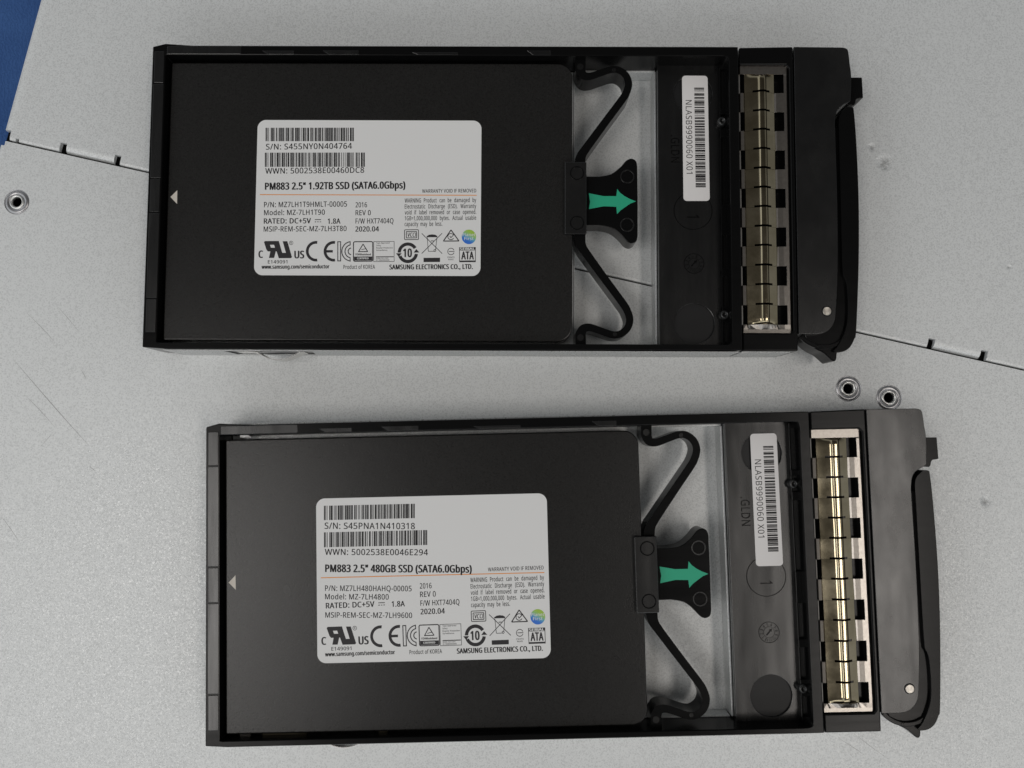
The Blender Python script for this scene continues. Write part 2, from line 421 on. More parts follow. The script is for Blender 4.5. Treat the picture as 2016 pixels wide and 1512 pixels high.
# ------------------------------------------------------------------ printing: flat ink meshes
# sans-serif letter shapes: advance, outline points and triangles in hundredths of the capital height
FONT = {
' ': (36, '', ''),
'"': (57, '48,100 45,64 38,64 35,100 22,100 20,64 12,64 9,100', '6,4,7 6,5,4 2,0,3 2,1,0'),
'(': (42, '6,38 6,50 8,61 11,71 15,82 20,91 26,100 38,100 29,86 23,71 19,55 18,39 19,28 20,17 23,7 27,-3 32,-13 38,-22 26,-22 20,-13 15,-4 11,6 8,16 6,27', '5,7,6 5,8,7 4,8,5 4,9,8 3,9,4 2,9,3 2,10,9 1,10,2 1,11,10 0,11,1 0,12,11 23,12,0 23,13,12 22,13,23 22,14,13 21,14,22 21,15,14 20,15,21 20,16,15 19,16,20 19,17,16 18,17,19'),
')': (42, '36,38 36,27 34,16 31,6 28,-4 22,-13 16,-22 4,-22 10,-13 15,-3 19,7 22,17 23,28 24,39 23,50 22,60 19,71 15,81 10,91 4,100 16,100 22,91 28,82 31,71 34,61 36,50', '18,20,19 18,21,20 18,22,21 17,22,18 17,23,22 16,23,17 16,24,23 15,24,16 15,25,24 14,25,15 14,0,25 13,0,14 12,0,13 12,1,0 11,1,12 11,2,1 10,2,11 10,3,2 9,3,10 9,4,3 8,4,9 8,5,4 7,5,8 7,6,5'),
'+': (80, '45,54 73,54 73,44 45,44 45,16 35,16 35,44 7,44 7,54 35,54 35,83 45,83', '9,11,10 9,0,11 7,9,8 7,0,9 7,1,0 7,2,1 6,2,7 5,3,6 3,2,6 5,4,3'),
',': (38, '27,15 25,10 24,4 22,-2 19,-7 17,-13 15,-18 6,-18 7,-13 8,-7 10,-1 11,5 12,11 13,16 26,16', '12,14,13 12,0,14 12,1,0 11,1,12 11,2,1 10,2,11 10,3,2 9,3,10 9,4,3 8,4,9 8,5,4 7,5,8 7,6,5'),
'-': (45, '6,32 6,43 39,43 39,32', '0,2,1 0,3,2'),
'.': (38, '10,8 11,12 13,15 15,16 19,17 22,16 25,15 27,12 27,8 27,3 25,0 22,-1 19,-2 15,-1 13,0 11,3', '3,5,4 2,5,3 2,6,5 1,6,2 1,7,6 0,7,1 0,8,7 15,8,0 15,9,8 14,9,15 14,10,9 13,10,14 13,11,10 12,11,13'),
'/': (52, '51,100 13,0 1,0 39,100', '2,0,3 2,1,0'),
'0': (80, '73,50 73,39 71,28 69,20 66,12 61,6 55,2 48,-1 40,-1 30,0 21,5 15,12 10,22 8,35 7,50 8,65 10,78 14,88 21,95 29,100 40,102 50,100 59,95 65,88 70,78 72,65 19,50 20,38 21,27 24,19 28,14 33,10 40,9 47,10 52,14 56,19 59,27 60,38 61,50 60,63 59,73 56,81 52,86 47,90 40,91 33,90 28,86 24,81 21,73 20,63', '19,21,20 18,21,19 18,22,21 17,22,18 17,44,22 44,23,22 17,45,44 43,23,44 17,46,45 42,23,43 16,46,17 42,24,23 16,47,46 41,24,42 16,48,47 40,24,41 15,48,16 40,25,24 15,49,48 39,25,40 14,49,15 39,0,25 14,26,49 38,0,39 13,26,14 13,27,26 37,0,38 37,1,0 37,2,1 13,28,27 36,2,37 12,28,13 36,3,2 12,29,28 35,3,36 11,29,12 35,4,3 11,30,29 34,4,35 11,31,30 33,4,34 10,31,11 33,5,4 10,32,31 32,5,33 10,5,32 10,6,5 9,6,10 9,7,6 8,7,9'),
'1': (80, '50,0 38,0 38,70 38,74 38,77 38,79 38,82 38,85 38,87 36,85 34,83 32,82 30,79 19,71 12,79 39,100 50,100', '14,16,15 14,8,16 8,0,16 14,9,8 7,0,8 14,10,9 6,0,7 14,11,10 5,0,6 14,12,11 4,0,5 14,13,12 3,0,4 2,0,3 1,0,2'),
'2': (80, '73,0 7,0 7,10 33,37 40,44 46,50 50,56 54,62 55,68 56,74 55,81 51,87 46,90 39,91 32,90 26,88 20,85 14,81 8,90 12,93 16,96 21,98 27,100 32,101 39,101 47,101 55,98 61,94 65,89 68,82 69,75 68,67 66,60 62,53 57,47 50,40 43,32 22,12 22,11 73,11', '23,25,24 22,25,23 22,26,25 21,26,22 21,27,26 20,27,21 19,27,20 19,28,27 18,13,19 13,28,19 18,14,13 12,28,13 18,15,14 11,28,12 17,16,18 16,15,18 11,29,28 10,29,11 10,30,29 9,30,10 9,31,30 8,31,9 7,31,8 7,32,31 6,32,7 6,33,32 5,33,6 5,34,33 4,34,5 4,35,34 3,35,4 3,36,35 2,36,3 2,37,36 2,38,37 2,39,38 2,0,39 1,0,2'),
'3': (80, '69,77 68,70 67,65 63,61 59,57 54,54 48,53 48,52 59,50 66,45 71,37 72,28 71,20 68,13 63,7 56,2 46,0 34,-1 26,-1 19,0 13,1 6,4 6,16 13,13 20,11 27,9 34,9 45,10 53,14 58,20 59,29 58,34 56,39 52,42 46,45 39,46 31,46 22,46 22,57 31,57 39,57 45,59 50,62 54,66 56,71 56,76 55,82 52,87 46,90 38,91 33,91 29,90 24,89 21,87 17,85 13,83 7,91 13,95 20,98 29,101 38,101 52,100 61,94 67,86', '59,61,60 58,61,59 58,62,61 57,62,58 56,62,57 56,49,62 49,48,62 48,63,62 55,54,56 54,53,56 53,52,56 52,51,56 51,50,56 50,49,56 47,63,48 46,63,47 46,0,63 45,0,46 45,1,0 44,1,45 43,1,44 43,2,1 42,2,43 42,3,2 41,3,42 41,4,3 40,4,41 39,4,40 39,5,4 37,39,38 37,5,39 37,6,5 37,7,6 37,8,7 37,36,8 36,9,8 35,9,36 34,9,35 33,9,34 33,10,9 32,10,33 31,10,32 31,11,10 30,11,31 29,11,30 29,12,11 28,12,29 28,13,12 21,23,22 27,13,28 27,14,13 21,24,23 21,25,24 26,14,27 21,26,25 21,14,26 21,15,14 20,15,21 20,16,15 19,16,20 18,16,19 18,17,16'),
'4': (80, '77,23 63,23 63,0 51,0 51,23 3,23 3,33 50,101 63,101 63,34 77,34 51,65 51,69 51,72 51,75 51,78 51,80 51,83 51,85 52,87 51,87 50,85 48,82 47,79 45,76 15,34 51,34', '6,20,7 20,8,7 20,19,8 19,9,8 6,21,20 18,9,19 17,9,18 6,22,21 16,9,17 6,23,22 15,9,16 6,24,23 14,9,15 6,25,24 13,9,14 12,9,13 11,9,12 26,9,11 6,26,25 6,9,26 6,10,9 6,0,10 5,0,6 4,0,5 3,1,4 1,0,4 3,2,1'),
'5': (80, '39,61 48,60 56,58 63,54 68,48 71,41 72,32 71,22 68,14 62,7 55,3 46,0 35,-1 27,-1 20,0 14,2 9,4 9,16 14,13 21,11 28,10 35,9 42,10 48,11 53,14 56,19 59,24 60,31 58,39 54,46 46,50 34,51 30,51 25,50 21,50 17,49 11,53 15,100 65,100 65,89 25,89 23,60 26,60 30,61 34,61', '36,40,37 40,38,37 40,39,38 36,41,40 44,1,0 43,1,44 42,1,43 42,2,1 41,2,42 36,2,41 36,3,2 36,31,3 31,4,3 35,34,36 34,33,36 33,32,36 32,31,36 30,4,31 29,4,30 29,5,4 28,5,29 28,6,5 27,6,28 27,7,6 26,7,27 25,7,26 25,8,7 24,8,25 16,18,17 23,8,24 23,9,8 16,19,18 22,9,23 16,20,19 21,9,22 16,21,20 16,9,21 16,10,9 15,10,16 15,11,10 14,11,15 13,11,14 13,12,11'),
'6': (80, '8,43 8,51 9,60 11,68 13,76 17,83 21,89 27,94 34,98 43,101 54,101 57,101 60,101 63,101 66,100 66,90 63,90 60,91 57,91 54,91 45,91 38,88 32,84 28,79 24,73 22,66 21,59 20,51 21,51 23,54 26,57 30,59 34,61 39,62 45,63 53,62 60,59 66,55 70,49 73,41 74,32 73,23 70,14 65,8 59,3 51,0 42,-1 35,-1 28,1 23,5 18,9 13,16 10,23 8,32 42,9 50,10 56,15 60,22 61,32 60,41 57,47 50,52 42,53 36,52 31,50 26,47 23,43 21,39 20,35 21,30 21,25 23,21 26,17 29,14 32,11 37,10', '9,11,10 9,12,11 9,13,12 9,14,13 8,14,9 8,16,14 16,15,14 7,18,8 18,17,8 17,16,8 6,19,7 19,18,7 6,20,19 6,21,20 5,21,6 5,22,21 5,23,22 4,23,5 4,24,23 3,24,4 3,25,24 2,25,3 2,26,25 33,35,34 32,35,33 32,36,35 31,36,32 1,26,2 30,36,31 30,37,36 1,27,26 29,37,30 29,62,37 62,38,37 28,62,29 28,63,62 61,38,62 28,64,63 60,38,61 0,27,1 0,28,27 0,64,28 0,65,64 60,39,38 59,39,60 0,66,65 0,67,66 53,67,0 59,40,39 58,40,59 53,68,67 53,69,68 52,69,53 57,40,58 57,41,40 52,70,69 52,71,70 51,71,52 57,42,41 56,42,57 51,72,71 51,73,72 50,73,51 55,42,56 55,43,42 50,74,73 50,75,74 54,43,55 50,54,75 49,54,50 49,43,54 49,44,43 48,44,49 48,45,44 47,45,48 47,46,45'),
'7': (80, '19,0 60,89 6,89 6,100 73,100 73,90 33,0', '2,4,3 2,5,4 2,1,5 1,6,5 0,6,1'),
'8': (80, '40,101 48,101 55,99 61,95 66,91 69,85 70,77 69,72 67,67 64,63 60,59 56,56 51,53 57,50 62,46 67,42 70,38 72,32 73,26 72,18 69,11 64,6 58,2 50,-1 40,-1 30,-1 22,2 15,6 11,11 8,18 7,25 8,32 10,37 13,42 17,46 22,49 28,52 23,55 19,59 15,62 12,67 11,72 10,78 11,85 14,91 19,95 25,99 32,101 19,25 20,19 24,13 31,10 40,8 49,10 56,13 60,19 61,26 60,30 58,34 55,38 51,41 46,44 40,46 38,47 32,44 27,41 24,38 21,34 19,30 40,91 33,91 27,88 23,83 22,77 23,72 25,68 27,65 31,62 36,60 40,58 45,60 49,62 53,65 55,68 57,72 58,77 56,83 53,88 47,91', '47,1,0 47,2,1 46,2,47 46,3,2 45,3,46 45,4,3 44,69,45 69,4,45 44,70,69 88,4,69 88,5,4 43,70,44 43,71,70 87,5,88 43,72,71 86,5,87 42,72,43 86,6,5 42,73,72 85,6,86 41,73,42 85,7,6 41,74,73 84,7,85 83,7,84 41,75,74 40,75,41 83,8,7 82,8,83 40,76,75 82,9,8 39,76,40 39,77,76 81,9,82 81,10,9 38,77,39 38,78,77 80,10,81 38,79,78 79,10,80 79,11,10 37,79,38 37,11,79 37,12,11 36,12,37 36,13,12 35,13,36 35,14,13 34,63,35 63,14,35 34,64,63 62,14,63 61,14,62 61,15,14 33,64,34 33,65,64 60,15,61 60,16,15 32,65,33 32,66,65 59,16,60 32,67,66 58,16,59 58,17,16 31,67,32 31,68,67 57,17,58 57,18,17 30,68,31 56,18,57 30,48,68 56,19,18 55,19,56 29,48,30 29,49,48 54,19,55 29,50,49 54,20,19 28,50,29 28,51,50 53,20,54 53,21,20 27,51,28 27,52,51 52,21,53 27,21,52 27,22,21 26,22,27 26,23,22 25,23,26 25,24,23'),
'9': (80, '73,57 73,49 72,40 70,32 68,24 64,17 59,11 54,6 46,2 37,-1 27,-1 24,-1 20,-1 17,-1 14,0 14,11 17,10 20,9 23,9 27,9 36,9 43,12 49,16 53,21 56,27 58,34 60,41 60,49 60,49 57,46 54,43 51,41 46,39 41,38 36,37 28,38 21,41 15,45 11,51 8,59 7,68 8,77 11,86 16,92 22,97 30,100 39,101 46,101 52,99 58,95 63,90 67,84 70,77 72,68 39,91 31,90 25,85 21,78 19,68 20,59 24,53 30,48 38,47 45,48 50,50 54,53 58,57 60,61 60,65 60,70 59,74 57,79 55,83 52,86 48,89 44,90', '45,47,46 45,48,47 44,48,45 44,49,48 43,49,44 43,50,49 42,55,43 55,54,43 54,50,43 75,50,54 74,50,75 74,51,50 42,56,55 73,51,74 72,51,73 41,56,42 41,57,56 72,52,51 71,52,72 70,52,71 41,58,57 40,58,41 70,53,52 69,53,70 68,53,69 40,59,58 68,0,53 39,59,40 67,0,68 66,0,67 39,60,59 38,60,39 66,1,0 65,1,66 64,1,65 38,61,60 37,61,38 63,28,64 28,27,64 27,1,64 63,29,28 26,1,27 26,2,1 37,62,61 62,29,63 37,29,62 37,30,29 36,30,37 36,31,30 25,2,26 35,31,36 35,32,31 25,3,2 35,33,32 34,33,35 24,3,25 24,4,3 23,4,24 23,5,4 22,5,23 22,6,5 21,6,22 20,6,21 20,7,6 14,16,15 14,17,16 19,7,20 14,18,17 14,19,18 14,7,19 14,8,7 14,9,8 13,9,14 13,10,9 12,10,13 11,10,12'),
':': (38, '10,68 11,72 13,75 15,77 19,77 22,77 25,75 27,72 27,68 27,63 25,60 22,59 19,58 15,59 13,60 11,63 10,8 11,12 13,15 15,16 19,17 22,16 25,15 27,12 27,8 27,3 25,0 22,-1 19,-2 15,-1 13,0 11,3', '19,21,20 18,21,19 18,22,21 17,22,18 17,23,22 16,23,17 16,24,23 31,24,16 31,25,24 30,25,31 30,26,25 29,26,30 29,27,26 28,27,29 3,5,4 2,5,3 2,6,5 1,6,2 1,7,6 0,7,1 0,8,7 15,8,0 15,9,8 14,9,15 14,10,9 13,10,14 13,11,10 12,11,13'),
'=': (80, '8,30 8,40 72,40 72,30 8,58 8,68 72,68 72,58', '4,6,5 4,7,6 0,2,1 0,3,2'),
'A': (89, '76,0 64,31 25,31 13,0 0,0 39,100 50,100 89,0 49,72 49,74 48,76 47,79 46,83 45,85 45,87 44,85 43,82 42,79 42,76 41,74 40,72 29,42 61,42', '4,6,5 4,14,6 14,7,6 4,15,14 13,7,14 12,7,13 4,16,15 11,7,12 4,17,16 10,7,11 4,18,17 4,19,18 9,7,10 4,20,19 8,7,9 4,21,20 22,7,8 4,2,21 2,22,21 2,1,22 1,7,22 4,3,2 0,7,1'),
'B': (91, '42,100 59,99 71,94 78,87 80,75 80,70 78,65 75,61 71,57 67,55 61,53 61,52 67,51 72,49 77,46 81,41 83,36 83,28 82,20 79,13 74,7 67,3 59,1 49,0 14,0 14,100 45,57 56,58 62,62 66,67 67,74 66,81 61,86 54,88 43,89 26,89 26,57 26,47 26,11 46,11 58,12 65,16 69,22 70,29 69,34 68,39 65,42 60,45 54,46 45,47', '24,35,25 35,0,25 35,1,0 35,2,1 35,34,2 34,3,2 24,36,35 33,3,34 32,3,33 32,4,3 31,4,32 30,4,31 30,5,4 29,5,30 29,6,5 28,6,29 28,7,6 27,7,28 27,8,7 26,8,27 24,37,36 37,26,36 37,8,26 37,9,8 37,10,9 37,11,10 37,12,11 37,13,12 37,49,13 49,14,13 24,38,37 48,14,49 47,14,48 47,15,14 46,15,47 45,15,46 45,16,15 44,16,45 44,17,16 43,17,44 42,17,43 42,18,17 41,18,42 41,19,18 40,19,41 40,20,19 39,20,40 24,39,38 24,20,39 24,21,20 24,22,21 24,23,22'),
'C': (89, '56,90 49,90 42,88 36,84 31,80 27,74 24,67 22,59 22,50 23,38 26,29 30,21 37,15 46,11 56,10 63,10 69,11 75,12 80,14 80,3 75,1 69,0 62,-1 54,-1 40,0 29,5 20,13 14,23 10,35 9,50 9,61 12,71 16,80 21,87 28,93 36,98 46,100 57,101 64,101 71,100 78,98 84,96 79,85 74,87 69,89 63,90', '36,38,37 36,39,38 35,39,36 35,40,39 35,41,40 34,41,35 34,45,41 45,44,41 44,43,41 43,42,41 33,1,34 1,0,34 0,45,34 33,2,1 33,3,2 32,3,33 32,4,3 31,4,32 31,5,4 31,6,5 30,6,31 30,7,6 29,7,30 29,8,7 28,8,29 28,9,8 28,10,9 27,10,28 27,11,10 26,11,27 26,12,11 26,13,12 17,19,18 25,13,26 16,19,17 25,14,13 15,19,16 14,19,15 25,19,14 24,19,25 24,20,19 24,21,20 23,21,24 23,22,21'),
'D': (102, '94,51 92,36 87,23 80,13 70,6 57,1 41,0 14,0 14,100 44,100 59,99 71,94 80,87 88,78 92,66 80,51 79,63 76,72 71,80 63,85 54,88 43,89 26,89 26,11 40,11 58,13 70,21 78,33', '7,22,8 22,9,8 22,10,9 22,11,10 22,21,11 21,12,11 7,23,22 20,12,21 19,12,20 19,13,12 18,13,19 17,13,18 17,14,13 16,14,17 16,0,14 15,0,16 15,1,0 27,1,15 27,2,1 26,2,27 26,3,2 25,3,26 24,3,25 24,4,3 7,24,23 7,4,24 7,5,4 7,6,5'),
'E': (78, '69,0 14,0 14,100 69,100 69,89 26,89 26,58 67,58 67,47 26,47 26,11 69,11', '1,5,2 5,3,2 5,4,3 1,6,5 1,9,6 9,7,6 9,8,7 1,10,9 1,11,10 1,0,11'),
'F': (73, '26,0 14,0 14,100 69,100 69,89 26,89 26,54 67,54 67,42 26,42', '1,5,2 5,3,2 5,4,3 1,6,5 1,9,6 9,7,6 9,8,7 1,0,9'),
'G': (102, '57,53 92,53 92,4 83,1 75,0 66,-1 56,-1 42,0 30,5 21,12 14,23 10,35 9,50 10,65 15,77 22,87 32,95 45,100 60,101 69,101 76,100 83,98 90,96 85,85 80,87 73,89 67,90 60,90 49,89 39,85 32,79 26,71 23,62 22,50 23,39 26,29 31,21 38,15 47,11 59,10 65,10 71,10 75,11 79,12 79,42 57,42', '17,19,18 17,20,19 17,21,20 16,21,17 16,22,21 16,26,22 26,25,22 25,24,22 24,23,22 15,27,16 27,26,16 15,28,27 15,29,28 14,29,15 14,30,29 14,31,30 13,31,14 13,32,31 12,32,13 12,33,32 45,1,0 45,44,1 44,2,1 11,33,12 11,34,33 43,2,44 11,35,34 10,35,11 10,36,35 9,36,10 9,37,36 9,38,37 8,38,9 42,2,43 41,2,42 8,39,38 40,2,41 39,2,40 8,2,39 7,2,8 7,3,2 7,4,3 6,4,7 6,5,4'),
'H': (104, '90,0 77,0 77,47 26,47 26,0 14,0 14,100 26,100 26,58 77,58 77,100 90,100', '5,7,6 5,8,7 9,11,10 9,0,11 5,3,8 3,9,8 3,2,9 2,0,9 5,4,3 1,0,2'),
'I': (33, '10,0 23,0 23,100 10,100', '0,1,2,3'),
'K': (87, '87,0 72,0 36,48 26,39 26,0 14,0 14,100 26,100 26,51 30,55 35,60 39,65 43,70 70,100 85,100 46,56', '5,7,6 5,8,7 12,14,13 12,15,14 11,15,12 10,15,11 9,15,10 9,0,15 8,2,9 2,0,9 5,3,8 3,2,8 1,0,2 5,4,3'),
'L': (73, '14,0 14,100 26,100 26,11 70,11 70,0', '0,2,1 0,3,2 0,4,3 0,5,4'),
'M': (127, '58,0 25,88 24,88 24,84 25,81 25,76 25,71 25,66 25,61 25,0 14,0 14,100 32,100 63,18 64,18 95,100 113,100 113,0 101,0 101,61 101,66 101,71 101,76 102,80 102,84 102,88 101,88 68,0', '10,2,11 2,12,11 2,1,12 1,13,12 14,26,15 26,16,15 26,25,16 25,17,16 10,3,2 0,13,1 14,27,26 24,17,25 10,4,3 23,17,24 10,5,4 22,17,23 10,6,5 21,17,22 20,17,21 10,7,6 19,17,20 10,8,7 18,17,19 10,9,8 0,14,13 0,27,14'),
'N': (106, '93,0 78,0 25,83 24,83 24,80 25,75 25,71 25,66 25,61 25,56 25,0 14,0 14,100 28,100 82,17 82,17 82,20 82,24 82,29 81,34 81,39 81,44 81,100 93,100', '11,3,12 3,13,12 3,2,13 2,14,13 21,23,22 21,0,23 11,4,3 1,14,2 11,5,4 11,6,5 11,7,6 11,8,7 11,9,8 11,10,9 20,0,21 19,0,20 18,0,19 17,0,18 16,0,17 15,0,16 1,15,14 1,0,15'),
'O': (109, '101,50 100,39 98,29 94,20 89,13 83,7 75,2 65,0 55,-1 44,0 34,2 26,7 20,13 15,20 11,29 9,39 9,50 10,65 14,77 20,87 29,95 41,100 55,102 69,100 80,95 89,88 96,77 100,65 22,50 23,38 25,28 30,20 36,14 45,11 55,10 65,11 73,14 80,20 84,28 87,38 88,50 86,67 80,80 70,88 55,90 45,89 36,86 30,80 25,72 23,62', '21,23,22 21,24,23 20,24,21 20,25,24 19,44,20 44,25,20 19,45,44 43,25,44 19,46,45 42,25,43 42,26,25 18,46,19 18,47,46 18,48,47 41,26,42 41,27,26 17,48,18 17,49,48 40,27,41 16,49,17 40,0,27 16,28,49 15,28,16 15,29,28 39,0,40 39,1,0 14,29,15 39,2,1 14,30,29 38,2,39 13,30,14 38,3,2 13,31,30 37,3,38 36,3,37 13,32,31 12,32,13 36,4,3 12,33,32 35,4,36 11,33,12 35,5,4 11,34,33 34,5,35 11,5,34 10,5,11 10,6,5 9,6,10 9,7,6 8,7,9'),
'P': (85, '40,100 57,98 69,92 75,83 78,71 77,65 76,59 73,53 69,49 64,45 57,42 48,40 38,39 26,39 26,0 14,0 14,100 39,89 26,89 26,50 36,50 45,50 52,52 58,54 61,58 64,63 65,70 63,78 58,84 50,88', '15,18,16 18,0,16 18,1,0 18,2,1 18,17,2 17,29,2 29,3,2 15,19,18 28,3,29 27,3,28 27,4,3 26,4,27 26,5,4 25,5,26 25,6,5 24,6,25 24,7,6 23,7,24 22,7,23 22,8,7 21,8,22 20,8,21 15,13,19 13,20,19 13,8,20 13,9,8 13,10,9 13,11,10 13,12,11 15,14,13'),
'Q': (109, '101,50 100,39 98,28 93,19 88,11 81,5 72,1 96,-24 78,-24 58,-1 57,-1 57,-1 56,-1 55,-1 44,0 34,2 26,7 20,13 15,20 11,29 9,39 9,50 10,65 14,77 20,87 29,95 41,100 55,102 69,100 80,95 89,88 96,77 100,65 22,50 23,38 25,28 30,20 36,14 45,11 55,10 65,11 73,14 80,20 84,28 87,38 88,50 86,67 80,80 70,88 55,90 45,89 36,86 30,80 25,72 23,62', '26,28,27 26,29,28 25,29,26 25,30,29 24,49,25 49,30,25 24,50,49 48,30,49 24,51,50 47,30,48 47,31,30 23,51,24 23,52,51 23,53,52 46,31,47 46,32,31 22,53,23 22,54,53 45,32,46 21,54,22 45,0,32 21,33,54 20,33,21 20,34,33 44,0,45 44,1,0 19,34,20 44,2,1 19,35,34 43,2,44 18,35,19 18,36,35 42,2,43 42,3,2 41,3,42 18,37,36 17,37,18 41,4,3 17,38,37 40,4,41 16,38,17 40,5,4 16,39,38 39,5,40 16,5,39 15,5,16 15,6,5 14,6,15 14,9,6 9,7,6 13,10,14 10,9,14 8,7,9 13,11,10 13,12,11'),
'R': (87, '41,100 53,99 62,97 69,93 74,87 77,80 78,72 77,64 75,58 71,53 67,50 62,47 58,45 85,0 70,0 46,41 26,41 26,0 14,0 14,100 40,89 26,89 26,52 41,52 52,53 59,57 63,63 65,71 64,77 62,82 59,85 54,87 48,89', '18,21,19 21,0,19 21,1,0 21,2,1 21,3,2 21,20,3 20,4,3 18,22,21 32,4,20 31,4,32 31,5,4 30,5,31 29,5,30 28,5,29 28,6,5 27,6,28 27,7,6 26,7,27 26,8,7 25,8,26 25,9,8 24,9,25 24,10,9 23,10,24 18,16,22 16,23,22 16,10,23 16,11,10 16,12,11 16,15,12 15,13,12 18,17,16 14,13,15'),
'S': (77, '70,27 69,18 66,12 61,6 54,2 45,-1 35,-1 29,-1 24,-1 19,0 15,1 11,2 7,3 7,15 13,13 20,11 27,10 35,10 42,10 48,11 52,14 55,17 57,21 58,26 57,30 56,34 53,37 48,40 42,43 34,46 28,49 23,51 18,54 15,58 12,61 10,66 9,70 8,76 9,83 12,90 17,95 24,98 31,101 40,101 48,101 55,100 62,98 68,96 64,85 59,87 53,89 47,90 40,90 34,90 30,89 26,86 23,83 22,80 21,76 22,71 23,67 26,64 30,61 36,59 43,56 51,52 58,49 63,45 67,40 70,34', '42,44,43 42,45,44 41,45,42 41,46,45 40,46,41 40,47,46 40,51,47 51,50,47 50,49,47 49,48,47 39,52,40 52,51,40 39,53,52 39,54,53 38,54,39 38,55,54 38,56,55 38,57,56 37,57,38 37,58,57 36,58,37 36,59,58 36,60,59 35,60,36 35,61,60 34,61,35 34,62,61 34,63,62 33,63,34 33,64,63 32,64,33 32,65,64 31,65,32 31,66,65 30,66,31 29,66,30 29,67,66 28,67,29 28,68,67 27,68,28 26,68,27 26,69,68 25,69,26 25,0,69 24,0,25 23,0,24 23,1,0 22,1,23 21,1,22 21,2,1 20,2,21 12,14,13 19,2,20 12,15,14 19,3,2 18,3,19 12,16,15 17,3,18 12,17,16 12,3,17 12,4,3 11,4,12 11,5,4 10,5,11 9,5,10 8,5,9 8,6,5 7,6,8'),
'T': (78, '45,0 33,0 33,89 1,89 1,100 76,100 76,89 45,89', '3,5,4 3,6,5 2,6,3 1,7,2 7,6,2 1,0,7'),
'U': (102, '90,35 89,25 85,17 80,9 73,3 63,0 51,-1 34,1 22,9 15,21 13,36 13,100 25,100 25,35 27,24 32,16 40,11 51,10 60,10 66,13 71,17 75,22 77,28 77,35 77,100 90,100', '10,12,11 10,13,12 23,25,24 23,0,25 9,13,10 22,0,23 22,1,0 9,14,13 21,1,22 21,2,1 9,15,14 20,2,21 8,15,9 19,2,20 19,3,2 8,16,15 18,3,19 8,17,16 17,3,18 8,3,17 8,4,3 7,4,8 7,5,4 6,5,7'),
'V': (84, '84,100 48,0 36,0 0,100 13,100 36,36 37,32 38,28 39,24 40,21 41,17 42,14 43,17 44,21 45,24 46,28 47,32 48,36 71,100', '2,4,3 2,5,4 17,0,18 17,1,0 16,1,17 2,6,5 15,1,16 2,7,6 14,1,15 2,8,7 13,1,14 2,9,8 12,1,13 2,10,9 11,1,12 2,11,10 2,1,11'),
'W': (130, '128,100 102,0 89,0 70,66 69,69 68,72 67,75 66,77 66,80 65,82 65,84 65,85 64,84 64,82 64,80 63,77 62,75 62,71 61,68 60,65 41,0 28,0 2,100 15,100 30,39 31,36 32,33 33,29 33,26 34,23 34,21 35,18 35,15 36,18 36,21 37,24 37,27 38,30 39,33 40,37 40,40 58,100 71,100 89,39 90,36 91,33 92,29 93,26 94,23 94,20 95,18 95,15 95,19 96,22 97,26 98,31 99,35 100,39 115,100', '21,23,22 21,24,23 40,42,41 40,11,42 11,43,42 57,0,58 57,1,0 40,12,11 10,43,11 40,13,12 9,43,10 40,14,13 8,43,9 40,15,14 7,43,8 40,16,15 6,43,7 5,43,6 40,17,16 4,43,5 40,18,17 3,43,4 40,19,18 2,43,3 40,20,19 39,20,40 2,44,43 56,1,57 21,25,24 38,20,39 2,45,44 21,26,25 55,1,56 37,20,38 2,46,45 21,27,26 54,1,55 36,20,37 2,47,46 21,28,27 35,20,36 53,1,54 21,29,28 2,48,47 34,20,35 21,30,29 2,49,48 52,1,53 33,20,34 21,31,30 2,50,49 51,1,52 32,20,33 21,32,31 2,51,50 21,20,32 2,1,51'),
'X': (82, '82,0 67,0 41,43 14,0 1,0 34,52 3,100 17,100 41,61 66,100 79,100 48,52', '5,7,6 5,8,7 8,10,9 8,11,10 5,11,8 5,0,11 4,2,5 2,0,5 4,3,2 1,0,2'),
'Y': (79, '40,51 66,100 79,100 46,39 46,0 33,0 33,38 0,100 14,100', '6,8,7 6,0,8 0,2,1 0,3,2 6,3,0 6,4,3 5,4,6'),
'Z': (80, '75,0 5,0 5,10 58,89 7,89 7,100 73,100 73,90 21,11 75,11', '4,6,5 4,7,6 4,3,7 3,8,7 2,8,3 2,9,8 2,0,9 1,0,2'),
'a': (79, '40,76 52,75 61,70 66,62 67,51 67,0 58,0 56,11 55,11 52,7 49,4 45,1 41,0 36,-1 30,-1 24,-1 18,1 13,4 10,8 7,14 6,21 9,31 15,38 26,43 42,45 55,45 55,50 54,58 51,63 46,65 40,66 34,66 28,65 23,63 18,61 15,70 20,72 26,74 33,76 44,36 32,35 25,32 21,27 19,21 20,15 23,11 27,9 33,9 42,10 49,14 53,20 55,30 55,37', '38,1,0 37,1,38 37,2,1 36,2,37 35,2,36 35,29,2 29,3,2 34,33,35 33,32,35 32,31,35 31,30,35 30,29,35 28,3,29 27,3,28 27,4,3 26,4,27 26,5,4 25,5,26 24,52,25 52,5,25 23,52,24 22,52,23 21,40,22 40,39,22 39,52,22 51,5,52 21,41,40 21,42,41 20,42,21 50,5,51 20,43,42 19,43,20 19,44,43 49,7,50 7,5,50 19,45,44 18,45,19 48,8,49 8,7,49 18,46,45 48,9,8 6,5,7 47,9,48 18,47,46 18,9,47 17,9,18 17,10,9 16,10,17 16,11,10 16,12,11 15,12,16 15,13,12 14,13,15'),
